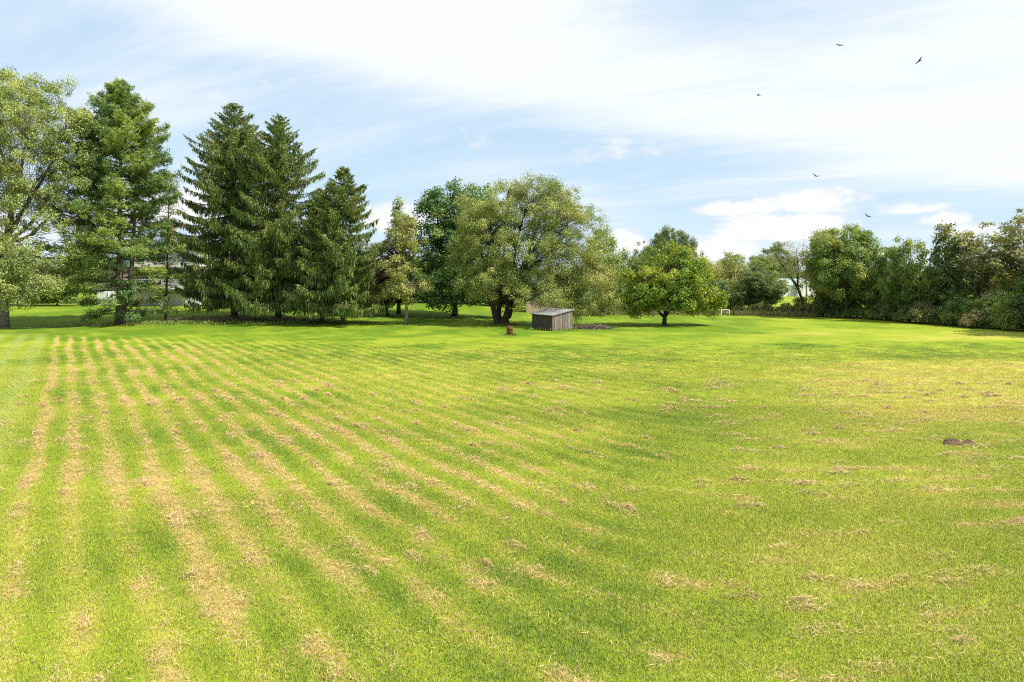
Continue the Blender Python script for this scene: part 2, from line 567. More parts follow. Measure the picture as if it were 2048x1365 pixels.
def grass_material():
    m, g, out = new_mat('grass_blades')
    geo = g.add('ShaderNodeNewGeometry')
    pos = geo.outputs['Position']
    A = {k: g.add('ShaderNodeAttribute', attribute_name=k, attribute_type='INSTANCER').outputs['Fac'] for k in ('tone', 'straw', 'pale')}
    rnd = g.add('ShaderNodeAttribute', attribute_name='rnd').outputs['Fac']
    c, sc, nf = lawn_colour(g, A['tone'], A['straw'], A['pale'], pos)
    nh = g.maprange(g.noise(pos, 8.0, 4, .7), .32, .68, .35, 1.5, False)
    f = g.math('LESS_THAN', rnd, g.math('ADD', g.math('MULTIPLY', g.math('MULTIPLY', A['straw'], nh), .78), .07))
    c = g.mix(g.math('MULTIPLY', f, .9), c, sc)
    rv = g.add('ShaderNodeTexWhiteNoise', noise_dimensions='1D'); g.l.new(rnd, rv.inputs['W'])
    var = g.maprange(rv.outputs['Value'], 0, 1, .58, 1.28, False)
    c = g.mix(1.0, c, g.comb(var, var, var), 'MULTIPLY')
    p = g.add('ShaderNodeBsdfPrincipled')
    p.inputs['Roughness'].default_value = .5
    p.inputs['Specular IOR Level'].default_value = .3
    c = g.mix(1.0, c, (1.22, 1.24, 1.15), 'MULTIPLY')
    g.l.new(c, p.inputs['Base Color'])
    va = g.add('ShaderNodeVectorMath', operation='MULTIPLY_ADD')
    g.l.new(geo.outputs['Normal'], va.inputs[0]); va.inputs[1].default_value = (.5, .5, .5); va.inputs[2].default_value = (0, 0, .75)
    vn = g.add('ShaderNodeVectorMath', operation='NORMALIZE'); g.l.new(va.outputs[0], vn.inputs[0])
    g.l.new(vn.outputs[0], p.inputs['Normal'])
    t = g.add('ShaderNodeBsdfTranslucent')
    g.l.new(g.mix(1.0, c, (1.2, 1.15, .7), 'MULTIPLY'), t.inputs['Color'])
    mx = g.add('ShaderNodeMixShader'); mx.inputs[0].default_value = .30
    g.l.new(p.outputs[0], mx.inputs[1]); g.l.new(t.outputs[0], mx.inputs[2])
    g.l.new(mx.outputs[0], out.inputs[0])
    return m


def build_grass():
    """mown turf as tuft copies scattered over the near lawn (uncountable: stuff)"""
    rng = np.random.default_rng(11)
    NV = 5
    protoV, protoR, protoI = [], [], []
    for k in range(NV):
        nb = 190
        bx = rng.uniform(-.21, .21, nb); by = rng.uniform(-.21, .21, nb)
        hgt = rng.uniform(.022, .055, nb) * np.where(rng.random(nb) < .05, 1.8, 1.0)
        wd = rng.uniform(.0035, .008, nb)
        ang = rng.uniform(0, 2 * math.pi, nb); lean = rng.uniform(.2, 1.35, nb)
        la = rng.uniform(0, 2 * math.pi, nb)
        base = np.stack([bx, by, np.full(nb, -.01)], -1)
        side = np.stack([np.cos(ang), np.sin(ang), np.zeros(nb)], -1) * wd[:, None]
        tip = base + np.stack([np.cos(la) * np.sin(lean) * hgt, np.sin(la) * np.sin(lean) * hgt, np.cos(lean) * hgt + .012], -1)
        protoV.append(np.stack([base - side, base + side, tip], 1)); protoR.append(rng.random(nb)); protoI.append(np.full(nb, k))
    P = np.concatenate(protoV); PR = np.concatenate(protoR); PI = np.concatenate(protoI)
    # points: jittered grid, thinning with distance
    pts = []
    for (y0, y1, st) in ((5.5, 16, .17), (16, 27, .24), (27, 56, .38)):
        xs = np.arange(-.86 * y1 - 3, .86 * y1 + 3, st); ys = np.arange(y0, y1, st)
        X, Y = np.meshgrid(xs, ys)
        X = X + rng.uniform(-.5, .5, X.shape) * st; Y = Y + rng.uniform(-.5, .5, Y.shape) * st
        k = (np.abs(X) < .84 * Y + 2.5) & (rng.random(X.shape) < np.interp(Y, [32, 55], [1, .0]))
        pts.append(np.stack([X[k], Y[k], np.full(k.sum(), st)], -1))
    pts = np.concatenate(pts)
    n = len(pts)
    st, to, pa = lawn_fields(pts[:, 0], pts[:, 1])
    z = terrain(pts[:, 0], pts[:, 1])
    scl = (.85 + .5 * fbm(pts[:, 0] / 1.2, pts[:, 1] / 1.2, 91, 2)) * np.interp(pts[:, 1], [8, 20, 40], [1.0, 1.1, 1.4]) * (1 - .35 * st)
    npv = P.shape[0] * 3
    m = bpy.data.meshes.new('grass')
    m.vertices.add(npv + n)
    co = np.concatenate([P.reshape(-1, 3), np.stack([pts[:, 0], pts[:, 1], z], -1)])
    m.vertices.foreach_set('co', co.reshape(-1).astype(np.float32))
    nf = P.shape[0]
    m.loops.add(nf * 3); m.loops.foreach_set('vertex_index', np.arange(nf * 3, dtype=np.int32))
    m.polygons.add(nf)
    m.polygons.foreach_set('loop_start', (np.arange(nf) * 3).astype(np.int32))
    m.polygons.foreach_set('loop_total', np.full(nf, 3, np.int32))

    def fat(nm, a, b):
        at = m.attributes.new(nm, 'FLOAT', 'POINT')
        at.data.foreach_set('value', np.concatenate([np.broadcast_to(a, (npv,)), np.broadcast_to(b, (n,))]).astype(np.float32))
    fat('is_pt', 0., 1.)
    fat('vid', np.repeat(PI, 3).astype(float), rng.integers(0, NV, n).astype(float))
    fat('rnd', np.repeat(PR, 3), 0.)
    fat('straw', 0., st); fat('tone', 0., to); fat('pale', 0., pa)
    fat('yaw', 0., rng.uniform(0, 6.283, n)); fat('scl', 0., scl)
    m.update(calc_edges=True)
    o = obj('grass', m, None, grass_material())
    tag(o, 'short mown grass blades of the lawn', 'grass', None, 'stuff')
    ng = bpy.data.node_groups.new('grass_scatter', 'GeometryNodeTree')
    ng.interface.new_socket('Geometry', in_out='INPUT', socket_type='NodeSocketGeometry')
    ng.interface.new_socket('Geometry', in_out='OUTPUT', socket_type='NodeSocketGeometry')
    N, L = ng.nodes, ng.links
    gi = N.new('NodeGroupInput'); go = N.new('NodeGroupOutput')

    def named(nm):
        a = N.new('GeometryNodeInputNamedAttribute'); a.data_type = 'FLOAT'; a.inputs['Name'].default_value = nm
        return a.outputs['Attribute']

    def near(v, k):
        c = N.new('FunctionNodeCompare'); c.data_type = 'FLOAT'; c.operation = 'EQUAL'
        L.new(v, c.inputs['A']); c.inputs['B'].default_value = float(k); c.inputs['Epsilon'].default_value = .1
        return c.outputs['Result']
    s0 = N.new('GeometryNodeSeparateGeometry'); s0.domain = 'POINT'
    L.new(gi.outputs[0], s0.inputs['Geometry']); L.new(near(named('is_pt'), 1), s0.inputs['Selection'])
    join = N.new('GeometryNodeJoinGeometry')
    rot = N.new('ShaderNodeCombineXYZ'); L.new(named('yaw'), rot.inputs[2])
    for k in range(NV):
        s = N.new('GeometryNodeSeparateGeometry'); s.domain = 'POINT'
        L.new(s0.outputs['Inverted'], s.inputs['Geometry']); L.new(near(named('vid'), k), s.inputs['Selection'])
        ip = N.new('GeometryNodeInstanceOnPoints')
        L.new(s0.outputs['Selection'], ip.inputs['Points'])
        L.new(near(named('vid'), k), ip.inputs['Selection'])
        L.new(s.outputs['Selection'], ip.inputs['Instance'])
        L.new(rot.outputs[0], ip.inputs['Rotation'])
        L.new(named('scl'), ip.inputs['Scale'])
        L.new(ip.outputs[0], join.inputs[0])
    L.new(join.outputs[0], go.inputs[0])
    md = o.modifiers.new('scatter', 'NODES'); md.node_group = ng


build_grass()


def build_hay():
    """loose dry clippings lying on the turf"""
    rng = np.random.default_rng(23)
    V, RN = [], []
    for (y0, y1, n0, ls, ws) in ((6, 14, 900000, 1.0, 1.0), (14, 24, 900000, 1.15, 1.5), (24, 48, 900000, 1.4, 2.4)):
        y = np.sqrt(rng.uniform(y0 ** 2, y1 ** 2, n0)); x = rng.uniform(-.84, .84, n0) * y
        st, to, pa = lawn_fields(x, y)
        clump = smooth(.5, .8, fbm(x / .28, y / .28, 101, 2))
        p = st ** 1.3 * (.25 + .75 * clump) * {6: .20, 14: .17, 24: .14}[y0] + .0022
        k = rng.random(n0) < p
        x, y, st, cl = x[k], y[k], st[k], clump[k]
        n = len(x)
        z = terrain(x, y) + rng.uniform(.020, .050, n) + rng.random(n) * .07 * st * cl
        ang = rng.normal(0, .9, n) + np.where(.838 * x + .545 * y < .88 * (-.15 * x + .99 * y) - 1.4, 2.15, .15) + np.where(rng.random(n) < .3, rng.uniform(0, 3.1, n), 0)
        ln = rng.uniform(.05, .19, n) * ls; wd = rng.uniform(.004, .0075, n) * ws
        tilt = rng.normal(0, .22, n)
        t = np.stack([np.cos(ang) * np.cos(tilt), np.sin(ang) * np.cos(tilt), np.sin(tilt)], -1)
        nr = np.stack([rng.normal(0, .35, n), rng.normal(0, .35, n), np.ones(n)], -1)
        V.append(leaf_quads(rng, np.stack([x, y, z], -1), nr, ln, wd, t, 0.0)); RN.append(rng.random(n))
    # matted wads left by the mower
    n0 = 9000
    y = np.sqrt(rng.uniform(7 ** 2, 34 ** 2, n0)); x = rng.uniform(-.82, .82, n0) * y
    sA = .838 * x + .545 * y; sB = .88 * (-.15 * x + .99 * y) - 1.4
    st, to, pa = lawn_fields(x, y)
    pr = .020 + .02 * (sA > sB) + .10 * st ** 1.2 + .05 * (fbm(x / 2.5, y / 2.5, 131, 2) > .62)
    k = np.where(rng.random(n0) < pr)[0][:560]
    for i in k:
        m_ = int(rng.uniform(60, 220)); ax = rng.uniform(.07, .26); along = 2.15 if sA[i] < sB[i] else .15
        u = rng.normal(0, ax * 1.5, m_); v = rng.normal(0, ax * .6, m_)
        px = x[i] + u * math.cos(along) - v * math.sin(along); py = y[i] + u * math.sin(along) + v * math.cos(along)
        hz = .03 + .11 * np.exp(-(u / (ax * 1.5)) ** 2 - (v / (ax * .6)) ** 2) * rng.random(m_)
        ang = along + rng.normal(0, .9, m_); tilt = rng.normal(0, .3, m_)
        t = np.stack([np.cos(ang) * np.cos(tilt), np.sin(ang) * np.cos(tilt), np.sin(tilt)], -1)
        far_w = np.interp(y[i], [8, 20, 34], [1, 1.6, 2.4])
        V.append(leaf_quads(rng, np.stack([px, py, terrain(px, py) + hz], -1), rng.normal(0, .4, (m_, 3)) + np.array([0, 0, 1.]), rng.uniform(.04, .14, m_) * far_w ** .5, rng.uniform(.004, .007, m_) * far_w, t, 0.0))
        RN.append(np.where(rng.random(m_) < rng.uniform(0, .22), .97, rng.random(m_) * rng.uniform(.35, .92)))
    V = np.concatenate(V); RN = np.concatenate(RN)
    m, g, out = new_mat('hay_straw')
    at = g.add('ShaderNodeAttribute', attribute_name='rnd')
    cr = g.mix(g.maprange(at.outputs['Fac'], 0, .8), (.38, .25, .10), (.64, .47, .21))
    cr = g.mix(g.math('GREATER_THAN', at.outputs['Fac'], .93), cr, (.20, .11, .05))
    p = g.add('ShaderNodeBsdfPrincipled'); p.inputs['Roughness'].default_value = .6
    g.l.new(cr, p.inputs['Base Color']); g.l.new(p.outputs[0], out.inputs[0])
    o = obj('hay_clippings', poly_mesh('hay_clippings', V, 4, {'rnd': RN}), None, m)
    tag(o, 'loose dry hay clippings strewn in rows over the lawn', 'hay', None, 'stuff')


build_hay()

# ------------------------------------------------------------------ trees
def curve(p0, p1, rng, bend=.12, k=6, sag=0.0):
    p0 = np.asarray(p0, float); p1 = np.asarray(p1, float)
    t = np.linspace(0, 1, k)[:, None]
    L = np.linalg.norm(p1 - p0)
    o = rng.normal(size=3) * bend * L
    o2 = rng.normal(size=3) * bend * .5 * L
    pts = p0 * (1 - t) + p1 * t + np.sin(math.pi * t) * o + np.sin(2 * math.pi * t) * o2
    pts[:, 2] += (np.sin(math.pi * t[:, 0])) * sag * L
    return pts


def broad_meshes(name, rng, lobes, trunk_h, trunk_r, nclus, nleaf, leaf, puff=(.7, 1.2), lean=(0, 0), stems=1, flat=.75,
                 shell=.45, upb=.55, rndn=.8, limb_scale=1.0, hang=0.0, spread=.6, twigs=1.0, ragged=.07):
    """returns (trunk mesh, crown mesh); lobes: (cx,cy,cz,rx,ry,rz)"""
    lobes = np.array(lobes, float)
    vol = np.prod(lobes[:, 3:], axis=1) ** .72
    pick = rng.choice(len(lobes), nclus, p=vol / vol.sum())
    d = unit(rng.normal(size=(nclus, 3)))
    d[:, 2] = np.where(d[:, 2] < -.35, d[:, 2] * .6, d[:, 2]); d = unit(d)
    r = shell + (1.04 - shell) * rng.random(nclus) ** .62
    cen = lobes[pick, :3] + d * r[:, None] * lobes[pick, 3:]
    out_ = rng.random(nclus) < ragged
    cen = np.where(out_[:, None], lobes[pick, :3] + (cen - lobes[pick, :3]) * rng.uniform(1.02, 1.22, nclus)[:, None], cen)
    cen += rng.normal(0, .18, cen.shape)
    cen[:, 2] = np.maximum(cen[:, 2], .55)
    # leaves
    cr = rng.uniform(puff[0], puff[1], nclus) * np.where(out_, .6, 1.0)
    cnt = np.maximum(6, (nleaf * (cr / np.mean(cr)) ** 2 * rng.uniform(.6, 1.4, nclus)).astype(int))
    ci = np.repeat(np.arange(nclus), cnt)
    N = len(ci)
    ld = unit(rng.normal(size=(N, 3)))
    lr = rng.random(N) ** .55
    pos = cen[ci] + ld * (lr * cr[ci])[:, None] * np.array([1, 1, flat])
    if hang:
        pos[:, 2] -= hang * (rng.random(N) ** 2) * cr[ci]
    pos[:, 2] = np.maximum(pos[:, 2], .25)
    outw = unit((pos - lobes[pick[ci], :3]) / lobes[pick[ci], 3:])
    nrm = outw * .55 + ld * .45 + np.array([0, 0, upb]) + rng.normal(size=(N, 3)) * rndn
    ln = leaf * rng.uniform(.7, 1.35, N)
    Q = leaf_quads(rng, pos, nrm, ln, ln * rng.uniform(.55, .85, N))
    crn = np.clip(.5 * rng.random(N) + .5 * rng.random(nclus)[ci], 0, 1)
    crown = poly_mesh(name + '_crown', Q, 4, {'rnd': crn})
    # wood
    mb = MB()
    base = np.array([0, 0, -.15]); lean = np.array([lean[0], lean[1], 0.0])
    top = np.array([lean[0], lean[1], trunk_h])
    starts = []
    for s in range(stems):
        if stems > 1:
            a = 2 * math.pi * s / stems + .4
            b0 = base + np.array([math.cos(a), math.sin(a), 0]) * trunk_r * .42
            t0 = top + np.array([math.cos(a), math.sin(a), 0]) * trunk_h * .58 + rng.normal(0, .2, 3)
        else:
            b0, t0 = base, top
        p = curve(b0, t0, rng, .03, 8)
        rr = trunk_r * np.interp(np.linspace(0, 1, 8), [0, .06, .15, 1], [1.55, 1.2, 1.0, .62]) * (.66 if stems > 1 else 1)
        mb.tube(p, rr, 9)
        starts.append((p, rr))
    for li, lb in enumerate(lobes):
        p, rr = starts[li % len(starts)]
        i = int(np.argmin(np.linalg.norm(p[3:, :2] - lb[:2], axis=1))) + 3 if stems == 1 else 7
        i = min(7, max(4, i))
        tgt = lb[:3] + np.array([0, 0, lb[5] * .15])
        lp = curve(p[i], tgt, rng, .06, 7, .04)
        r0 = rr[i] * .72 * limb_scale
        mb.tube(lp, np.linspace(r0, r0 * .42, 7), 6)
        mine = np.where(pick == li)[0]
        for c in mine[:int(len(mine) * twigs)]:
            j = rng.integers(2, 7)
            tp = curve(lp[j], cen[c], rng, .07, 5, .05)
            r1 = min(.032, max(.012, r0 * .30)) * rng.uniform(.6, 1.0)
            mb.tube(tp, np.linspace(r1, r1 * .25, 5), 4, False)
    trunk = mb.mesh(name + '_trunk', True)
    return trunk, crown


def place_tree(name, label, cat, loc, meshes, bark, leaf_m, rz=0., scale=1., group=None, limbs='trunk'):
    z = ground_z(loc[0], loc[1])
    t = thing(name, label, cat, (loc[0], loc[1], z), rz, group)
    t.scale = (scale, scale, scale) if np.isscalar(scale) else scale
    a = obj('trunk', meshes[0], t)
    b = obj('crown', meshes[1], t)
    if not meshes[0].materials: meshes[0].materials.append(bark)
    if not meshes[1].materials: meshes[1].materials.append(leaf_m)
    else:
        b.material_slots[0].link = 'OBJECT'; b.material_slots[0].material = leaf_m
        a.material_slots[0].link = 'OBJECT'; a.material_slots[0].material = bark
    return t


def rg(k):
    return np.random.default_rng(k)


# tall pale poplar at the left
place_tree('poplar_tree', 'tall pale green poplar beside the blue-green pine', 'tree', (-53.7, 72.0),
           broad_meshes('poplar', rg(1), [(-1.0, 0, 23.3, 5.0, 5.0, 4.4), (3.4, -1, 21.0, 4.8, 4.6, 5.6), (5.0, 0, 15.5, 4.6, 4.4, 4.6), (-3.6, -1.5, 17.5, 6.0, 5.0, 6.4), (6.8, 0, 22.6, 2.4, 2.2, 3.2), (7.4, .5, 17.5, 2.6, 2.6, 3.4), (7.6, .5, 11.0, 3.4, 3.0, 3.6), (8.2, .5, 6.4, 3.0, 2.8, 2.8),
                                          (.5, -2, 12.0, 6.2, 4.5, 4.2), (2.2, -3.0, 7.4, 5.0, 3.8, 3.2), (5.4, -1.5, 5.4, 2.8, 2.6, 2.6), (-3.8, -2.6, 8.6, 5.0, 4.0, 3.8), (-1.2, -4.0, 5.6, 3.6, 2.0, 2.4), (2.8, -3.8, 5.0, 3.2, 2.2, 2.0), (-4.4, -3.2, 4.4, 3.0, 2.2, 1.8), (-.6, -4.4, 3.8, 3.4, 1.8, 1.5), (4.0, -3.0, 3.4, 2.6, 1.8, 1.3)],
                        9.0, .47, 1050, 165, .155, (.4, 1.1), (.2, 0), flat=.9, shell=.35, rndn=1.0, ragged=.16), M['bark_pale'], M['poplar'])

# broad crown of fine leaves over the shed
place_tree('birch_tree', 'broad multi-stemmed birch with small olive leaves spreading over the wooden shed', 'tree', (-1.2, 75.8),
           broad_meshes('birch', rg(2), [(3.0, -.5, 12.8, 5.4, 5.0, 3.8), (-1.2, 0, 10.6, 4.0, 4.6, 3.8), (7.3, -1.2, 9.6, 4.2, 4.4, 3.8), (3.6, -2.4, 8.0, 4.8, 3.8, 3.6),
                                         (9.6, -1.6, 5.8, 3.6, 3.8, 3.8), (7.0, -2.8, 4.6, 3.8, 3.0, 3.0), (-1.2, -2.2, 5.4, 3.0, 2.6, 2.4), (10.8, -1.5, 3.0, 2.4, 2.4, 2.4), (3.2, -2.6, 4.8, 3.0, 2.2, 2.2), (8.4, -3.4, 2.8, 2.8, 2.6, 2.0), (4.6, -6.0, 3.4, 2.4, 2.2, 1.3), (3.0, -4.2, 3.4, 2.4, 2.0, 1.5), (5.2, 0, 14.0, 3.6, 3.4, 2.6), (0.8, 0, 14.6, 2.4, 2.6, 1.8), (-3.4, -.5, 7.6, 2.8, 3.0, 3.2), (-3.0, -1.0, 4.2, 2.4, 2.4, 1.8), (-2.6, 0, 12.6, 2.2, 2.6, 2.2), (8.4, -.5, 12.2, 2.6, 2.8, 2.0)],
                        2.6, .58, 960, 165, .125, (.4, 1.0), (.3, 0), stems=4, flat=.85, shell=.30, upb=.45, rndn=1.1, hang=.5, ragged=.10), M['bark_dark'], M['birch'])

# dark maple behind it
place_tree('maple_tree', 'dense dark green maple crowding the left side of the birch', 'tree', (-7.3, 86.0),
           broad_meshes('maple', rg(3), [(0, 0, 12.4, 4.4, 4.4, 4.2), (-1.2, -1, 8.0, 4.8, 4.4, 4.0), (2.6, -1, 11.0, 3.6, 3.6, 4.4), (-1.4, -1.8, 3.6, 4.6, 3.6, 3.0), (2.8, -1.8, 3.8, 4.6, 3.2, 3.2), (-1.8, 0, 14.0, 2.6, 2.6, 2.6), (2.6, 0, 14.2, 2.8, 2.6, 2.6), (6.0, -1.5, 3.4, 3.0, 2.6, 2.6)],
                        3.0, .38, 470, 105, .26, (.7, 1.25), flat=.8, shell=.4), M['bark_dark'], M['maple'])

# lone round tree
place_tree('round_tree', 'round yellow-green tree standing alone on the open lawn with short dark trunk', 'tree', (16.8, 75.0),
           broad_meshes('lone', rg(4), [(.4, 0, 5.9, 3.6, 3.8, 2.9), (-2.3, -.6, 4.0, 3.0, 3.2, 2.6), (3.3, -.6, 4.0, 3.0, 3.2, 2.7), (.6, -2.2, 3.4, 3.0, 2.0, 2.0), (-3.2, .2, 2.6, 2.0, 2.6, 1.6), (4.3, 0, 2.9, 2.0, 2.6, 1.7), (1.2, 0, 7.5, 1.9, 2.0, 1.3)],
                        1.5, .27, 330, 120, .19, (.5, .95), flat=.78, shell=.5, limb_scale=.8), M['bark_dark'], M['yellowgreen'])

# slender young tree
place_tree('young_tree', 'slender young tree with pale trunk and sparse olive leaves in front of the maple', 'tree', (-11.8, 75.8),
           broad_meshes('young', rg(5), [(0, 0, 9.2, 2.0, 2.0, 2.4), (-.4, -.3, 6.4, 2.5, 2.4, 2.0), (.7, -.3, 4.2, 2.4, 2.2, 1.7), (-.8, 0, 3.6, 2.0, 2.0, 1.4), (.2, 0, 11.2, 1.2, 1.2, 1.4)],
                        6.5, .16, 150, 70, .18, (.45, .85), flat=.75, shell=.25, limb_scale=.7, rndn=1.1), M['bark_pale'], M['olive'])
place_tree('narrow_tree', 'narrow pointed green tree rising behind the slender young tree', 'tree', (-14.6, 88.0),
           broad_meshes('narrow', rg(6), [(0, 0, 13.3, .9, .9, 2.0), (0, 0, 10.5, 1.7, 1.7, 2.6), (0, 0, 7.0, 2.3, 2.3, 3.0), (0, 0, 3.8, 2.4, 2.4, 2.4), (1.5, 0, 11.2, .8, .8, 1.6)],
                        11.0, .22, 150, 80, .20, (.4, .8), flat=.9, shell=.3), M['bark'], M['green'])
place_tree('purple_leaf_tree', 'dark purple-leaved tree tucked between the spruce and the slender young tree', 'tree', (-15.6, 86.0),
           broad_meshes('purple', rg(7), [(0, 0, 7.2, 2.0, 2.0, 2.8), (.6, 0, 4.0, 2.6, 2.4, 2.6), (-.6, 0, 3.0, 2.4, 2.2, 2.0)], 2.4, .18, 190, 85, .22, (.5, .9), flat=.85), M['bark_dark'], M['purple'], 0., (1.15, 1.1, .92))


def spruce_meshes(name, rng, h, rad, clear=1.6, droop=.30, hang=1.0, dens=1.0, shape=5.0):
    C, T, NR, LN, WD, RN = [], [], [], [], [], []
    mb = MB()
    k = 14
    zz = np.linspace(-.15, h, k)
    tr = np.interp(zz / h, [0, .03, .1, 1], [.021 * h * .85, .016 * h * .85, .0135 * h * .85, .02])
    tp = np.stack([rng.normal(0, .05, k), rng.normal(0, .05, k), zz], -1); tp[0, :2] = 0; tp[-1, :2] = 0
    mb.tube(tp, tr, 9)
    z = clear
    while z < h - .25:
        f = (z - clear) / (h - clear)
        prof = rad * (1 - f ** shape) * (.90 + .10 * min(1, f / .12)) * (1 + .09 * math.sin(f * 19 + rad)) + .10
        nb = rng.integers(5, 8) if f < .85 else rng.integers(3, 6)
        a0 = rng.uniform(0, 6.28)
        for b in range(nb):
            az = a0 + b * 2 * math.pi / nb + rng.normal(0, .22)
            L = prof * rng.uniform(.66, 1.10)
            o = np.array([math.cos(az), math.sin(az), 0]); s = np.array([-o[1], o[0], 0])
            dr = droop * (1 - .95 * f) * rng.uniform(.7, 1.3); up = .75 * max(0, f - .40)

            def path(t):
                zc = -dr * L * (np.sin(np.minimum(t, 1) * 1.9)) + .20 * L * t ** 3 * (1 - .4 * f) + up * L * t
                return np.outer(t, o) * L + np.outer(zc, [0, 0, 1.]) + np.array([0, 0, z + rng.uniform(-.15, .15)])
            tt = np.linspace(0, 1, 5)
            st = rng.bit_generator.state
            bp = path(tt)
            bp[:, 2] = np.maximum(bp[:, 2], .7)
            mb.tube(bp, np.linspace(.012 + .010 * L, .008, 5), 4, False)
            zoff = bp[0, 2]
            n = int((14 + 52 * L) * dens)
            t = rng.uniform(.06, 1.0, n) ** .8
            wmax = (.10 + .24 * L * (1.05 - t) * np.minimum(1, t * 3)) * 1.05
            w = rng.uniform(-1, 1, n) * wmax
            zc = -dr * L * np.sin(t * 1.9) + .20 * L * t ** 3 * (1 - .4 * f) + up * L * t
            c = np.outer(t * L, o) + np.outer(w, s) + np.outer(zc - .18 * np.abs(w), [0, 0, 1.]); c[:, 2] += zoff
            hk = rng.random(n) < (.74 - .55 * f)
            ln = np.where(hk, rng.uniform(.35, 1.15, n) * hang * (1 - .6 * f), rng.uniform(.25, .55, n))
            dirv = np.where(hk[:, None], np.array([0, 0, -1.]) + rng.normal(0, .16, (n, 3)) + .12 * o,
                            o * .8 + np.outer(np.sign(w) * .5, s) + rng.normal(0, .25, (n, 3)) + np.array([0, 0, .12 + .35 * f]))
            dirv = unit(dirv)
            c = c + dirv * ln[:, None] * .45
            kp = c[:, 2] > .75 + .9 * rng.random(n)
            nr = np.where(hk[:, None], rng.normal(size=(n, 3)) * np.array([1, 1, .2]) + o * .5, np.array([0, 0, 1.]) + rng.normal(0, .5, (n, 3)))
            wd = rng.uniform(.07, .15, n); rn = np.clip(rng.random(n) * .6 + rng.random() * .4, 0, 1)
            C.append(c[kp]); T.append(dirv[kp]); NR.append(nr[kp]); LN.append(ln[kp]); WD.append(wd[kp]); RN.append(rn[kp])
        z += rng.uniform(.38, .62) * (1.0 if f < .6 else .75)
    C, T, NR, LN, WD, RN = [np.concatenate(a) for a in (C, T, NR, LN, WD, RN)]
    Q = leaf_quads(rng, C, NR, LN, WD, T, .1)
    return mb.mesh(name + '_trunk', True), poly_mesh(name + '_crown', Q, 4, {'rnd': RN})


def put_conifer(name, label, loc, meshes, mat, bark='bark', scale=1., rz=0., group=None):
    return place_tree(name, label, 'tree', loc, meshes, M[bark], mat, rz, scale, group)


put_conifer('spruce_tree', 'tallest dark spruce with drooping branches, right of the dead bare conifer', (-33.8, 83.0), spruce_meshes('spruce_a', rg(21), 26.0, 7.2, 2.8, shape=3.3), M['spruce'])
put_conifer('spruce_tree', 'tall pointed spruce rising from the middle of the brush pile', (-27.2, 79.5), spruce_meshes('spruce_b', rg(22), 24.2, 6.6, 2.6, shape=2.8), M['spruce'])
put_conifer('spruce_tree', 'slim lower spruce squeezed between the tall pointed spruce and the end spruce', (-22.4, 80.5), spruce_meshes('spruce_c', rg(23), 15.8, 4.0, 2.2, shape=2.4), M['spruce'])
put_conifer('spruce_tree', 'bright green end spruce of the row, beside the purple-leaved tree', (-18.8, 75.8), spruce_meshes('spruce_d', rg(24), 17.6, 5.4, 1.9, shape=2.4), M['spruce'])


def pine_meshes(name, rng, h, prof_z, prof_r):
    C, T, NR, LN, WD, RN = [], [], [], [], [], []
    mb = MB()
    k = 16
    zz = np.linspace(-.15, h * .985, k)
    tr = np.interp(zz / h, [0, .02, .08, 1], [.62, .50, .42, .03])
    tp = np.stack([rng.normal(0, .08, k), rng.normal(0, .08, k), zz], -1); tp[0, :2] = 0
    mb.tube(tp, tr, 10)
    # second stem, forked low
    p2 = np.array([[.1, 0, 1.2], [.75, .1, 3.0], [1.2, .2, 6.5], [1.5, .2, 12.0], [1.6, .2, 17.0]])
    mb.tube(p2, [.30, .27, .24, .16, .04], 8)
    z = 1.5
    while z < h - .4:
        f = z / h
        rad = np.interp(z, prof_z, prof_r)
        nb = rng.integers(5, 8)
        a0 = rng.uniform(0, 6.28)
        for b in range(nb):
            az = a0 + b * 2 * math.pi / nb + rng.normal(0, .25)
            L = rad * rng.uniform(.62, 1.12)
            o = np.array([math.cos(az), math.sin(az), 0]); s = np.array([-o[1], o[0], 0])
            rise = np.interp(f, [0, .2, .6, 1], [-.10, .02, .22, .55]) + rng.normal(0, .06)
            tt = np.linspace(0, 1, 5)
            z0 = z + rng.uniform(-.3, .3)
            bp = np.outer(tt * L, o); bp[:, 2] = z0 + rise * L * tt ** 1.25
            mb.tube(bp, np.linspace(.02 + .013 * L, .01, 5), 4, False)
            nt = int(6 + 11 * L)
            t = .28 + .74 * rng.random(nt) ** .75
            if f > .8: t = .1 + .9 * rng.random(nt)
            w = rng.uniform(-1, 1, nt) * (.20 + .34 * L * (1.12 - t))
            tc = np.outer(t * L, o) + np.outer(w, s)
            tc[:, 2] = z0 + rise * L * t ** 1.25 + rng.normal(0, .20, nt) - .06 * np.abs(w)
            per = 13
            ci = np.repeat(np.arange(nt), per); n = len(ci)
            dv = unit(rng.normal(size=(n, 3)) * np.array([1, 1, .62]) + np.array([0, 0, .55]) + o * .35)
            ln = rng.uniform(.24, .46, n)
            c = tc[ci] + rng.normal(0, .07, (n, 3)) + dv * ln[:, None] * .5
            c[:, 2] = np.maximum(c[:, 2], .3)
            C.append(c); T.append(dv); NR.append(rng.normal(size=(n, 3)) + np.array([0, 0, .9])); LN.append(ln); WD.append(rng.uniform(.055, .10, n))
            RN.append(np.clip(.5 * rng.random(n) + .5 * rng.random(nt)[ci], 0, 1))
        z += rng.uniform(.5, .85) * np.interp(f, [0, .35, .5, .8, 1], [1.7, 1.3, .85, .75, .5])
    C, T, NR, LN, WD, RN = [np.concatenate(a) for a in (C, T, NR, LN, WD, RN)]
    Q = leaf_quads(rng, C, NR, LN, WD, T, .1)
    return mb.mesh(name + '_trunk', True), poly_mesh(name + '_crown', Q, 4, {'rnd': RN})


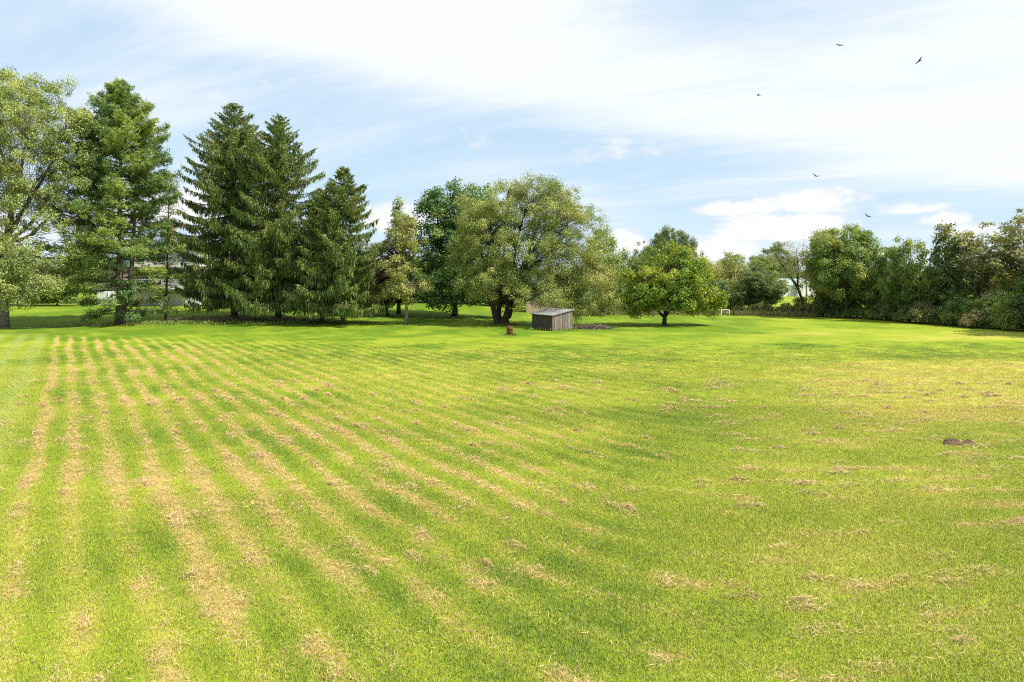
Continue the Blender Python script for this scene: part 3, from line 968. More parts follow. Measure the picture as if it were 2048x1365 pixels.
put_conifer('pine_tree', 'tall blue-green white pine with layered feathery branches and brown trunk', (-43.4, 75.6),
            pine_meshes('pine', rg(31), 27.0, [0, 2, 6, 11, 15, 18, 21, 24, 26, 27], [4.6, 5.4, 6.8, 6.6, 5.8, 5.8, 4.6, 2.4, .9, .3]), M['pine'], 'bark')


def bare_conifer(name, rng, h):
    mb = MB(); C = []
    mb.tube(np.stack([np.linspace(0, .5, 8), np.zeros(8), np.linspace(-.15, h, 8)], -1), np.linspace(.16, .03, 8), 7)
    z = 3.0; tips = []
    while z < h - .5:
        for b in range(4):
            a = rng.uniform(0, 6.28); L = rng.uniform(1.0, 2.6) * (1 - .55 * z / h)
            st = np.array([.5 * z / h, 0, z]); e = st + np.array([math.cos(a) * L, math.sin(a) * L, rng.uniform(-.25, .35) * L])
            p = curve(st, e, rng, .06, 4)
            mb.tube(p, np.linspace(.035, .008, 4), 4, False)
            for q in range(4):
                s2 = p[rng.integers(1, 4)]; e2 = s2 + rng.normal(0, .35, 3)
                mb.tube(np.array([s2, e2]), [.012, .005], 3, False)
            tips.append(p[2]); tips.append(p[3])
        z += rng.uniform(.35, .6)
    tips = np.array(tips)
    keep = tips[rng.random(len(tips)) < .62]
    ci = np.repeat(np.arange(len(keep)), 26); n = len(ci)
    c = keep[ci] + rng.normal(0, .30, (n, 3)); dv = unit(rng.normal(size=(n, 3)) + np.array([0, 0, .2]))
    Q = leaf_quads(rng, c, rng.normal(size=(n, 3)) + np.array([0, 0, .8]), rng.uniform(.15, .34, n), rng.uniform(.05, .09, n), dv, .1)
    return mb.mesh(name + '_trunk', True), poly_mesh(name + '_crown', Q, 4, {'rnd': rng.random(n)})


put_conifer('dying_conifer', 'thin half-bare conifer with sparse needles between the pine and the tallest spruce', (-40.6, 80.0), bare_conifer('bare', rg(33), 17.5), M['olive'], 'bark')

# ---- generic shapes used for the hedgerow and the trees further off
PROTO = {}
PROTO['oval'] = broad_meshes('oval', rg(41), [(0, 0, 7.0, 3.0, 3.0, 3.0), (-1.6, -.4, 5.0, 2.8, 2.6, 2.6), (1.8, -.3, 5.2, 2.8, 2.6, 2.8), (.2, -1.0, 3.4, 2.8, 2.4, 2.0), (.8, .2, 8.8, 1.8, 1.8, 1.5)], 2.6, .22, 190, 90, .24, (.55, 1.05), flat=.8)
PROTO['wide'] = broad_meshes('wide', rg(42), [(0, 0, 7.6, 3.6, 3.4, 2.6), (-3.0, -.4, 6.0, 2.8, 2.6, 2.6), (3.0, -.3, 6.2, 2.6, 2.6, 2.8), (-1.0, -1.2, 4.0, 3.4, 2.6, 2.2), (2.0, -1.0, 3.4, 3.0, 2.4, 2.0), (1.0, .2, 9.6, 2.4, 2.4, 1.6)], 2.8, .28, 260, 90, .24, (.55, 1.1), flat=.8)
PROTO['airy'] = broad_meshes('airy', rg(43), [(0, 0, 8.6, 2.4, 2.4, 2.2), (-1.4, 0, 6.6, 2.2, 2.2, 2.2), (1.6, 0, 6.4, 2.2, 2.2, 2.2), (.3, 0, 4.4, 2.4, 2.2, 1.8)], 3.6, .16, 210, 55, .20, (.3, .7), flat=.85, shell=.15, rndn=1.0)
PROTO['narrow'] = broad_meshes('narrowb', rg(44), [(0, 0, 8.4, 1.4, 1.4, 1.8), (.2, 0, 6.0, 1.9, 1.9, 2.0), (-.3, 0, 3.6, 2.1, 2.0, 2.0)], 3.0, .15, 110, 85, .23, (.45, .85), flat=.85)
PROTO['shrub'] = broad_meshes('shrub', rg(45), [(0, 0, 1.5, 1.5, 1.3, 1.1), (-1.2, 0, 1.0, 1.2, 1.1, .9), (1.2, .1, 1.1, 1.2, 1.1, .9)], .5, .06, 95, 80, .17, (.35, .65), flat=.85, limb_scale=.6, twigs=.5)
PROTO['shrub2'] = broad_meshes('shrubtall', rg(46), [(0, 0, 2.6, 1.3, 1.2, 1.5), (-.8, 0, 1.4, 1.3, 1.1, 1.1), (.9, .1, 1.3, 1.2, 1.1, 1.1)], .8, .07, 95, 80, .18, (.35, .7), flat=.9, limb_scale=.6, twigs=.5)
PROTO['willow'] = broad_meshes('willow', rg(47), [(0, 0, 7.0, 2.8, 2.8, 2.4), (-1.6, 0, 5.0, 2.4, 2.4, 2.4), (1.8, 0, 4.8, 2.4, 2.4, 2.6)], 2.4, .25, 150, 90, .19, (.5, 1.0), flat=1.0, hang=1.0)


PROTO['dome'] = broad_meshes('dome', rg(48), [(0, 0, 7.4, 4.4, 4.0, 3.8), (-2.6, -.4, 6.2, 3.0, 2.8, 3.2), (2.8, -.3, 6.4, 3.0, 2.8, 3.2), (-1.2, -1.6, 4.4, 3.6, 2.6, 2.6), (2.2, -1.4, 4.0, 3.2, 2.4, 2.4), (.6, 0, 9.8, 2.8, 2.8, 1.6), (-2.0, 0, 9.0, 2.2, 2.2, 1.6)], 2.6, .26, 360, 120, .19, (.45, .95), flat=.82)


def ptree(name, label, x, y, proto, mat, sc, rz, bark='bark', group=None, cat='tree'):
    return place_tree(name, label, cat, (x, y), PROTO[proto], M[bark], M[mat], R(rz), sc, group)


# hedgerow on the right
ptree('bushy_tree', 'largest bushy tree of the hedgerow with yellowish top, beside the leaning sparse tree', 43.8, 89.5, 'dome', 'green', (1.02, 1.02, 1.07), 10)
ptree('bushy_tree', 'yellow-green tree touching the left flank of the largest bushy hedgerow tree', 43.0, 94.5, 'oval', 'olive', (.85, .85, 1.18), 60)
ptree('dark_tree', 'dark vine-clad tree filling the gap right of the largest bushy hedgerow tree', 47.4, 85.5, 'narrow', 'dark', (1.0, 1.0, .86), 30, 'bark_dark')
ptree('hedgerow_tree', 'mid-height hedgerow tree with pale drooping leaves below the rounded top', 47.2, 81.0, 'oval', 'green', (.72, .72, .98), 140)
ptree('hedgerow_tree', 'narrow upright dark green hedgerow tree with an open gap on its left', 49.6, 78.0, 'narrow', 'dark', (.95, .95, 1.08), 200)
ptree('feathery_tree', 'airy feathery grey-green tree between two darker hedgerow trees', 52.6, 77.0, 'airy', 'greymix', (1.15, 1.15, 1.03), 80)
ptree('feathery_tree', 'tall airy tree at the end of the hedgerow with grey-green leaves', 55.0, 73.0, 'airy', 'greymix', (1.35, 1.35, 1.15), 190)
ptree('hedgerow_tree', 'low broad green tree under the tall airy end tree of the hedgerow', 54.6, 71.5, 'oval', 'green', (.8, .8, .66), 250)
ptree('hedgerow_tree', 'wide tree past the end of the hedgerow shading the lawn edge', 57.0, 65.5, 'wide', 'green', (1.05, 1.05, 1.0), 310)
ptree('hedgerow_tree', 'yellowish tree in the second row behind the feathery trees', 57.5, 79.0, 'oval', 'olive', (1.0, 1.0, .62), 20)
ptree('hedgerow_tree', 'dark tree in the second row behind the narrow upright tree', 53.5, 84.5, 'wide', 'dark', (.85, .85, .50), 120)

ptree('hedgerow_tree', 'tallest spreading tree beyond the end of the hedgerow, casting the long shadow on the lawn', 54.6, 61.0, 'wide', 'green', (1.2, 1.2, 1.45), 20)
# leaning, sparse, two-trunked tree
def leaning_tree():
    rng = rg(51)
    mb = MB()
    pA = np.array([[0, 0, -.15], [-.25, 0, 1.6], [-1.1, 0, 4.0], [-2.6, 0, 6.2], [-3.8, .1, 7.8], [-4.1, .1, 9.4]])
    pA2 = np.array([[-1.1, 0, 4.0], [-.9, .2, 6.5], [-1.2, .2, 9.2]])
    pB = np.array([[.7, .3, -.15], [1.2, .3, 1.6], [1.9, .3, 3.6], [2.4, .2, 5.4], [2.5, .2, 6.4]])
    mb.tube(pA, [.24, .20, .17, .13, .08, .03], 8); mb.tube(pA2, [.13, .08, .03], 6); mb.tube(pB, [.19, .17, .13, .08, .03], 8)
    cen = []
    for P, lo, k, sp in ((pA, 3, 26, 1.2), (pA2, 1, 18, 1.0), (pB, 2, 9, .9)):
        for i in range(k):
            j = rng.integers(lo, len(P)); st = P[j] + (P[j - 1] - P[j]) * rng.random()
            e = st + rng.normal(0, 1, 3) * sp + np.array([0, 0, .5])
            cen.append(e); mb.tube(curve(st, e, rng, .08, 4), np.linspace(.035, .008, 4), 4, False)
    for i in range(10):
        e = np.array([-1.0, 0, 4.2]) + rng.normal(0, .8, 3); cen.append(e); mb.tube(curve([-1.0, 0, 4.0], e, rng, .08, 4), np.linspace(.03, .008, 4), 4, False)
    cen = np.array(cen)
    ci = np.repeat(np.arange(len(cen)), 95); n = len(ci)
    pos = cen[ci] + rng.normal(0, .36, (n, 3))
    Q = leaf_quads(rng, pos, rng.normal(size=(n, 3)) + np.array([0, 0, .5]), rng.uniform(.11, .20, n), rng.uniform(.06, .11, n))
    return mb.mesh('leaning_trunk', True), poly_mesh('leaning_crown', Q, 4, {'rnd': rng.random(n)})


place_tree('leaning_tree', 'sparse leaning tree with two dark bare trunks in front of the far white house', 'tree', (40.2, 93.5), leaning_tree(), M['bark_dark'], M['greymix'])

# trees further off, behind the lone tree and beyond the hedge
ptree('far_tree', 'tall dark tree rising directly behind the round lone tree', 25.6, 109, 'dome', 'dark', (.92, .92, 1.18), 200)
ptree('far_tree', 'dark bush-like tree left of the round lone tree by the utility pole', 19.6, 104, 'oval', 'dark', (.85, .85, .86), 45)
ptree('far_tree', 'small grey tree with thin top just right of the birch crown', 21.6, 112, 'airy', 'greymix', (.9, .9, 1.02), 15)
ptree('far_tree', 'green tree whose edge shows past the right side of the birch', 12.6, 95, 'oval', 'green', (.95, .95, 1.18), 100)
ptree('far_tree', 'fluffy pale willow on the right shoulder of the round lone tree', 33.0, 118, 'willow', 'olive', (.95, .95, 1.06), 0)
ptree('far_tree', 'second fluffy pale willow standing right of the first willow', 38.2, 121, 'willow', 'olive', (.9, .9, 1.04), 130)
ptree('far_tree', 'rounded fresh green tree beside the second willow', 40.0, 124, 'oval', 'green', (.95, .95, .98), 220)
ptree('far_tree', 'rounded green tree over the dark bush near the far white house', 43.2, 118, 'oval', 'green', (.9, .9, .90), 310)
ptree('far_tree', 'dark wide bush in front of the rounded green trees', 37.0, 103, 'wide', 'dark', (.85, .85, .62), 70)
ptree('far_tree', 'dark rounded bush at the edge of the lawn right of the metal frame', 36.0, 99.5, 'oval', 'dark', (.82, .82, .60), 170)
ptree('far_tree', 'distant tree behind the far white house', 92, 240, 'wide', 'dark', (1.6, 1.6, 1.6), 10)
ptree('far_tree', 'distant rounded tree left of the far white house roof', 88.5, 225, 'oval', 'dark', (1.1, 1.1, 1.05), 100)
ptree('far_tree', 'distant tree standing right of the far white house', 112, 236, 'wide', 'dark', (1.6, 1.6, 1.3), 200)
# behind the conifers and the brick house
BK = [(-30, 118, 'wide', 'dark', .85, 'low dark tree beyond the spruces on the slope'),
      (-20, 121, 'oval', 'dark', .85, 'dark oval tree seen between the spruce trunks'),
      (-11.5, 116, 'wide', 'dark', .80, 'dark tree on the slope behind the maple'),
      (-40, 126, 'oval', 'green', .80, 'green tree beside the brick house behind the tallest spruce'),
      (-70, 112, 'wide', 'green', .95, 'green tree at the corner of the brick house behind the poplar'),
      (-78, 104, 'oval', 'dark', 1.0, 'dark tree beyond the poplar trunk'),
      (-1.5, 128, 'wide', 'dark', .75, 'dark tree far behind the birch trunk'),
      (5.0, 124, 'oval', 'green', .85, 'green tree behind the tan outbuilding')]
for i, (x, y, p, mt, s, lb) in enumerate(BK):
    ptree('background_tree', lb, x, y, p, mt, s, i * 77)

# shrubs and brambles along the foot of the hedgerow
edge = np.array([[30.5, 99.0], [36, 95.5], [40.5, 92.5], [44.6, 86.0], [46.2, 78.0], [47.2, 71.0], [49.2, 64.0], [51.5, 58.0]])
seg = np.concatenate([[0], np.cumsum(np.linalg.norm(np.diff(edge, axis=0), axis=1))])
rs = random.Random(5)
ns = 34
for i in range(ns):
    d = seg[-1] * (i + .5) / ns + rs.uniform(-.35, .35)
    x = float(np.interp(d, seg, edge[:, 0])) + rs.uniform(.5, 1.5); y = float(np.interp(d, seg, edge[:, 1])) + rs.uniform(.3, 1.6)
    f = d / seg[-1]
    if f < .30:
        s = rs.uniform(.50, .75); mt = rs.choice(['olive', 'weeds', 'dark'])
    else:
        s = rs.uniform(.62, .95); mt = rs.choice(['dark', 'dark', 'green', 'weeds', 'dark'])
    pr = rs.choice(['shrub', 'shrub', 'shrub2'])
    if .26 < f < .40: pr = 'shrub'; s = rs.uniform(.5, .7)
    col = {'olive': 'olive green', 'weeds': 'brownish green', 'dark': 'dark green', 'green': 'fresh green'}[mt]
    where = ['right of the low metal frame', 'by the dark rounded bush', 'under the leaning sparse tree', 'under the largest bushy tree', 'under the vine-clad tree', 'under the mid-height hedgerow tree', 'under the narrow upright tree', 'under the feathery trees', 'under the low broad green tree', 'where the tree shadow falls on the lawn', 'past the wide end tree'][min(10, int(f * 11))]
    size = 'low' if s < .72 else 'tall' if pr == 'shrub2' else 'rounded'
    ptree('hedge_shrub', f'{size} {col} shrub at the hedgerow foot {where}', x, y, pr, mt, s, rs.uniform(0, 360),
          group='shrubs along the foot of the hedgerow', cat='shrub')
for i, (x, y, s, mt, lb) in enumerate([(49.8, 70.5, .95, 'dark', 'large dark bramble mound under the low broad green tree'), (49.2, 75.5, .9, 'green', 'leafy bramble mound under the narrow upright tree'),
                                       (48.0, 80.2, .9, 'dark', 'dark bramble mound under the mid-height hedgerow tree'), (46.6, 84.2, .9, 'weeds', 'brownish bramble mound under the vine-clad tree'),
                                       (51.5, 66.0, 1.0, 'dark', 'dark bramble mound where the hedgerow shadow crosses the lawn'), (53.0, 61.0, 1.0, 'green', 'green bramble mound under the wide end tree')]):
    ptree('bramble_mound', lb, x, y, 'shrub2', mt, s, i * 60, cat='shrub')
SL = [(-34.0, 110, 1.7, 'dark shrub on the slope behind the tallest spruce'), (-29, 112, 1.8, 'dark shrub on the slope behind the tall pointed spruce'), (-24.5, 111, 1.7, 'dark shrub on the slope behind the slim spruce'),
      (-19.0, 112, 1.9, 'dark shrub on the slope behind the end spruce'), (-13.5, 110, 1.8, 'dark shrub on the slope behind the slender young tree'), (-9.0, 112, 2.0, 'dark shrub on the slope behind the maple trunk'),
      (-3.5, 111, 1.9, 'dark shrub on the slope between the maple and the birch stems'), (0.5, 109, 1.7, 'dark shrub beside the tan outbuilding wall'), (9.0, 106, 1.6, 'dark shrub right of the tan outbuilding'),
      (-44.5, 107, 1.2, 'dark shrub under the white railed deck'), (-66.5, 100.0, 1.5, 'green shrub left of the brick house, beside the poplar trunk'), (-73.0, 101, 1.7, 'green shrub farther left of the poplar trunk'), (-81, 100, 1.8, 'green shrub left of the poplar at the lawn edge'),
      (14.5, 101.5, 1.3, 'dark shrub behind the grey wooden fence'), (20.0, 101, 1.2, 'dark shrub behind the thin grey post'), (25.0, 101.5, 1.2, 'dark shrub behind the round lone tree'), (30.5, 102, 1.2, 'dark shrub behind the low metal frame')]
for i, (x, y, sz, lb) in enumerate(SL):
    ptree('slope_shrub', lb, x, y, 'shrub2', 'green' if 10 <= i <= 12 else 'dark', (sz * 1.5, sz, sz), i * 50 * 0, cat='shrub')

for i, (x, y, sz, lb) in enumerate([(43.0, 93.2, 1.0, 'shrub filling the gap under the largest bushy tree, nearest the leaning tree'), (45.4, 91.8, 1.1, 'shrub behind the trunk of the largest bushy tree'),
                                   (47.8, 90.2, 1.1, 'shrub between the largest bushy tree and the vine-clad tree'), (50.2, 88.4, 1.1, 'shrub behind the vine-clad tree')]):
    ptree('gap_shrub', lb, x, y, 'shrub2', ('weeds', 'dark', 'green', 'dark')[i], (sz * 1.3, sz, sz), i * 40, cat='shrub')

# distant wood closing the horizon (reads as one mass)
def distant_wood():
    rng = rg(61)
    n = 52000
    ang = rng.uniform(-1.15, 1.15, n)
    rad = rng.uniform(330, 420, n)
    x = np.sin(ang) * rad; y = np.cos(ang) * rad
    top = 6.5 + 4.5 * fbm(ang * 60, rad / 60, 67, 3) + 2.5 * (fbm(ang * 220, rad / 20, 69, 2) - .5)
    z = top * rng.random(n) ** .6
    c = np.stack([x, y, z], -1)
    ln = rng.uniform(.7, 1.6, n)
    Q = leaf_quads(rng, c, rng.normal(size=(n, 3)) + np.array([0, -.3, .7]), ln, ln * .8)
    o = obj('distant_woodland', poly_mesh('distant_woodland', Q, 4, {'rnd': rng.random(n)}), None, M['dark'])
    tag(o, 'distant woodland closing the horizon', 'woodland', None, 'stuff')


distant_wood()


def weeds(name, label, poly, n, h, seed, mat='weeds'):
    """tall uncut weeds within a strip (x0,y0)-(x1,y1) of a width"""
    rng = rg(seed)
    (x0, y0), (x1, y1), w = poly
    t = rng.random(n); o = rng.normal(0, w * .5, n)
    d = np.array([x1 - x0, y1 - y0]); nn = np.array([-d[1], d[0]]) / np.linalg.norm(d)
    x = x0 + d[0] * t + nn[0] * o; y = y0 + d[1] * t + nn[1] * o
    hh = h * rng.uniform(.4, 1.0, n) * (.5 + fbm(x / 2, y / 2, seed, 2))
    z = terrain(x, y) + hh * rng.random(n) ** .7
    tn = unit(rng.normal(0, .35, (n, 3)) + np.array([0, 0, 1.]))
    Q = leaf_quads(rng, np.stack([x, y, z], -1), rng.normal(size=(n, 3)) + np.array([0, -.3, .4]), rng.uniform(.12, .35, n), rng.uniform(.04, .10, n), tn)
    o = obj(name, poly_mesh(name, Q, 4, {'rnd': rng.random(n)}), None, M[mat])
    tag(o, label, 'weeds', None, 'stuff')


weeds('tall_weeds', 'tall uncut weeds along the far edge of the lawn', ((11.5, 99), (30, 98), 3.0), 15000, .9, 71)
weeds('tall_weeds', 'tall weeds fringing the foot of the hedgerow', ((30, 98), (41, 91.8), 1.6), 8000, .7, 72)
weeds('tall_weeds', 'rough weeds around the base of the spruces', ((-41, 76.2), (-23, 77.5), 1.8), 6000, .35, 73, 'green')
weeds('sparse_weeds', 'sparse weeds under the pine branches', ((-49, 76), (-39, 75.5), 2.0), 1600, .12, 74, 'olive')

weeds('shed_weeds', 'rough weeds round the foot of the wooden shed', ((1.8, 68.4), (6.2, 66.9), 1.1), 900, .28, 75, 'green')
weeds('birch_litter', 'dark weeds and litter round the foot of the birch', ((-2.6, 75.0), (.6, 75.0), .9), 900, .22, 76, 'dark')

# ------------------------------------------------------------------ brush piles
def brush(name, label, x0, x1, y, wid, h, n, seed):
    rng = rg(seed)
    mb = MB()
    L = x1 - x0
    for i in range(n):
        t = rng.random(); hp = h * (.45 + .55 * math.sin(math.pi * min(1, max(0, t))) ** .5) * rng.uniform(.5, 1.0)
        c = np.array([L * (t - .5), rng.normal(0, wid * .35), 0.0])
        c[2] = hp * max(0.05, 1 - abs(c[1]) / wid) * rng.random()
        ln = rng.uniform(.5, 2.0); a = rng.normal(0, .7) + (math.pi if rng.random() < .5 else 0); el = rng.normal(0, .28)
        d = np.array([math.cos(a) * math.cos(el), math.sin(a) * math.cos(el), math.sin(el)]) * ln * .5
        r = rng.choice([.012, .018, .03, .05], p=[.4, .35, .18, .07])
        p = curve(c - d, c + d, rng, .05, 4); p[:, 2] = np.maximum(p[:, 2], .02)
        mb.tube(p, np.linspace(r, r * .5, 4), 4, False)
    xm = (x0 + x1) / 2
    o = mb.build(name, M['twig'], None, True, (xm, y, ground_z(xm, y)))
    tag(o, label, 'brush pile', None)
    o['kind'] = 'stuff'


brush('brush_pile', 'long pile of cut branches lying under the spruces', -39.6, -24.0, 78.0, 1.3, .85, 900, 81)
brush('brush_pile', 'small heap of dead branches on the grass right of the wooden shed', 6.3, 10.0, 69.6, .9, .55, 260, 82)

# ------------------------------------------------------------------ wooden shed
def tilt_plane_z(corner_z, gx, gy, u, v):
    return corner_z + gx * u + gy * v


M['plank'] = plain_mat('weathered_planks', (.10, .078, .062), (.25, .205, .175), 4, .85, (6, 6, .7), .5)
M['plank_b'] = plain_mat('weathered_planks_brown', (.07, .052, .04), (.19, .145, .115), 4, .85, (6, 6, .7), .5)
M['plank_c'] = plain_mat('weathered_planks_silver', (.16, .14, .12), (.33, .30, .27), 4, .85, (6, 6, .7), .5)
M['plank_shaded'] = plain_mat('weathered_planks_shaded', (.035, .028, .023), (.10, .08, .066), 4, .85, (6, 6, .7), .5)  # same weathered boards, shade of the walls facing away from the sun painted in
M['tin'] = plain_mat('tin_roof', (.12, .12, .115), (.28, .28, .27), 3.5, .7, (1, 1, 1), .1, .0)
M['rust'] = plain_mat('rusty_steel', (.055, .022, .014), (.20, .075, .038), 7, .8, (1, 1, 1), .3, .15)


def wooden_shed():
    # local axes: u along the sunlit right face, v along the dark left face, origin at the near corner
    ox, oy = 3.93, 66.4
    z0 = ground_z(ox, oy)
    t = thing('wooden_shed', 'low weathered wooden plank shed with sloping grey tin roof beneath the birch', 'shed', (ox, oy, z0), math.atan2(.785, .62) - R(14))
    rnd = random.Random(9)
    U, V = 2.65, 3.1
    zr = lambda u, v: 1.52 + .17 * u + .02 * v
    # planks: right face on y=0 (u direction = local x), left face on x=0 (local y)
    def planks(n, length, along_x, fixed, mat):
        w = length / n
        for i in range(n):
            a, b = i * w + .006, (i + 1) * w - .006 - rnd.random() * .006
            pr = rnd.uniform(0, .012); bot = -.1 if rnd.random() < .75 else rnd.uniform(-.02, .07)
            mb = MB()
            if along_x:
                za, zb = zr(a, fixed) - .03, zr(b, fixed) - .03
                v = [(a, fixed - pr, bot), (b, fixed - pr, bot), (b, fixed + .022, bot), (a, fixed + .022, bot), (a, fixed - pr, za), (b, fixed - pr, zb), (b, fixed + .022, zb), (a, fixed + .022, za)]
            else:
                za, zb = zr(fixed, a) - .03, zr(fixed, b) - .03
                v = [(fixed - pr, b, bot), (fixed - pr, a, bot), (fixed + .022, a, bot), (fixed + .022, b, bot), (fixed - pr, b, zb), (fixed - pr, a, za), (fixed + .022, a, za), (fixed + .022, b, zb)]
            mb.add(v, [(0, 3, 2, 1), (4, 5, 6, 7), (0, 1, 5, 4), (1, 2, 6, 5), (2, 3, 7, 6), (3, 0, 4, 7)])
            mb.build('plank', rnd.choice([mat, mat, M['plank_b'], M['plank_c']]) if mat is M['plank'] else mat, t)
    planks(15, U, True, 0.0, M['plank'])
    planks(16, V, False, 0.03, M['plank_shaded'])
    planks(15, U, True, V, M['plank_shaded'])
    planks(16, V, False, U - .03, M['plank'])
    mb = MB()
    e = .13
    cs = [(-e, -e), (U + e, -e), (U + e, V + e), (-e, V + e)]
    lo = [(u, v, zr(u, v) - .005) for u, v in cs]; hi = [(u, v, zr(u, v) + .05) for u, v in cs]
    mb.add(lo + hi, [(0, 3, 2, 1), (4, 5, 6, 7), (0, 1, 5, 4), (1, 2, 6, 5), (2, 3, 7, 6), (3, 0, 4, 7)])
    rf = mb.build('roof', M['tin'], t)
    for i in range(7):
        v = -e + .03 + i * (V + 2 * e - .06) / 6
        MB().tube([(-e, v, zr(-e, v) + .052), (U + e, v, zr(U + e, v) + .052)], .018, 5).build('roof_seam', M['tin'], rf)


wooden_shed()

# burn barrel
def burn_barrel():
    x, y = -.2, 61.3
    t = thing('burn_barrel', 'rusty steel burn barrel standing on the grass in front of the birch', 'barrel', (x, y, ground_z(x, y)))
    rng = rg(91)
    prof = [(.27, -.05), (.285, .0), (.285, .26), (.30, .28), (.285, .30), (.285, .54), (.30, .56), (.285, .58), (.285, .80)]
    k = 20; th = np.arange(k) * 2 * math.pi / k
    V = [[(r * math.cos(a) * (1 + .02 * math.sin(3 * a)), r * math.sin(a), z + (rng.uniform(-.07, .05) if i == len(prof) - 1 else 0)) for a in th] for i, (r, z) in enumerate(prof)]
    inner = [[(p[0] * .95, p[1] * .95, p[2]) for p in V[-1]], [(.26 * math.cos(a), .26 * math.sin(a), .15) for a in th]]
    rings = V + inner
    f = []
    for i in range(len(rings) - 1):
        for j in range(k):
            f.append((i * k + j, i * k + (j + 1) % k, (i + 1) * k + (j + 1) % k, (i + 1) * k + j))
    f.append(tuple(range((len(rings) - 1) * k, len(rings) * k)))
    MB().add(np.array(rings).reshape(-1, 3), f).build('body', M['rust'], t, True)
    mb = MB()
    mb.tube(np.array([[.305 * math.cos(a), .305 * math.sin(a), .80 + .02 * math.sin(2 * a)] for a in np.linspace(-.6, 3.2, 12)]), .018, 5)
    mb.build('rim', M['rust'], t, True)
    mb = MB()
    for i in range(16):
        a = rng.uniform(0, 6.28); r = rng.uniform(0, .2)
        p = np.array([r * math.cos(a), r * math.sin(a), .3]); mb.tube([p, p + np.array([rng.normal(0, .2), rng.normal(0, .2), rng.uniform(.35, .65)])], [.015, .008], 4)
    mb.build('burnt_sticks', M['twig'], t)['kind'] = 'stuff'
    weeds('barrel_weeds', 'tuft of weeds round the foot of the burn barrel', ((x - .9, y - .2), (x + .6, y - .2), .25), 150, .22, 92, 'green')


burn_barrel()

# ------------------------------------------------------------------ houses
M['cream'] = plain_mat('cream_siding', (.58, .55, .49), (.68, .65, .58), 2, .7, (1, 1, 8))
M['white'] = plain_mat('white_paint', (.70, .70, .68), (.80, .80, .78), 2, .5)
M['green_roof'] = plain_mat('green_metal_roof', (.05, .12, .095), (.085, .18, .14), 1.5, .6)
M['glass'] = plain_mat('window_glass', (.02, .025, .03), (.05, .06, .07), .6, .08, spec=.6)
M['brick'] = brick_mat()
M['tan'] = plain_mat('tan_siding', (.42, .31, .22), (.52, .39, .29), 2, .75, (1, 1, 8))
M['wood'] = plain_mat('deck_wood', (.19, .10, .055), (.32, .19, .10), 3, .7, (1, 1, 6))
M['tarp'] = plain_mat('grey_roofing', (.20, .20, .21), (.30, .30, .31), 3, .7)
M['chim'] = plain_mat('chimney_brick', (.30, .20, .13), (.40, .28, .19), 5, .85)


def window(parent, x0, x1, z0, z1, y):
    w = MB().box(x0 - .09, x1 + .09, y - .05, y + .04, z0 - .09, z1 + .09).build('window', M['white'], parent)
    MB().box(x0, (x0 + x1) / 2 - .03, y - .058, y - .052, z0, z1).build('pane', M['glass'], w)
    MB().box((x0 + x1) / 2 + .03, x1, y - .058, y - .052, z0, z1).build('pane', M['glass'], w)
    return w


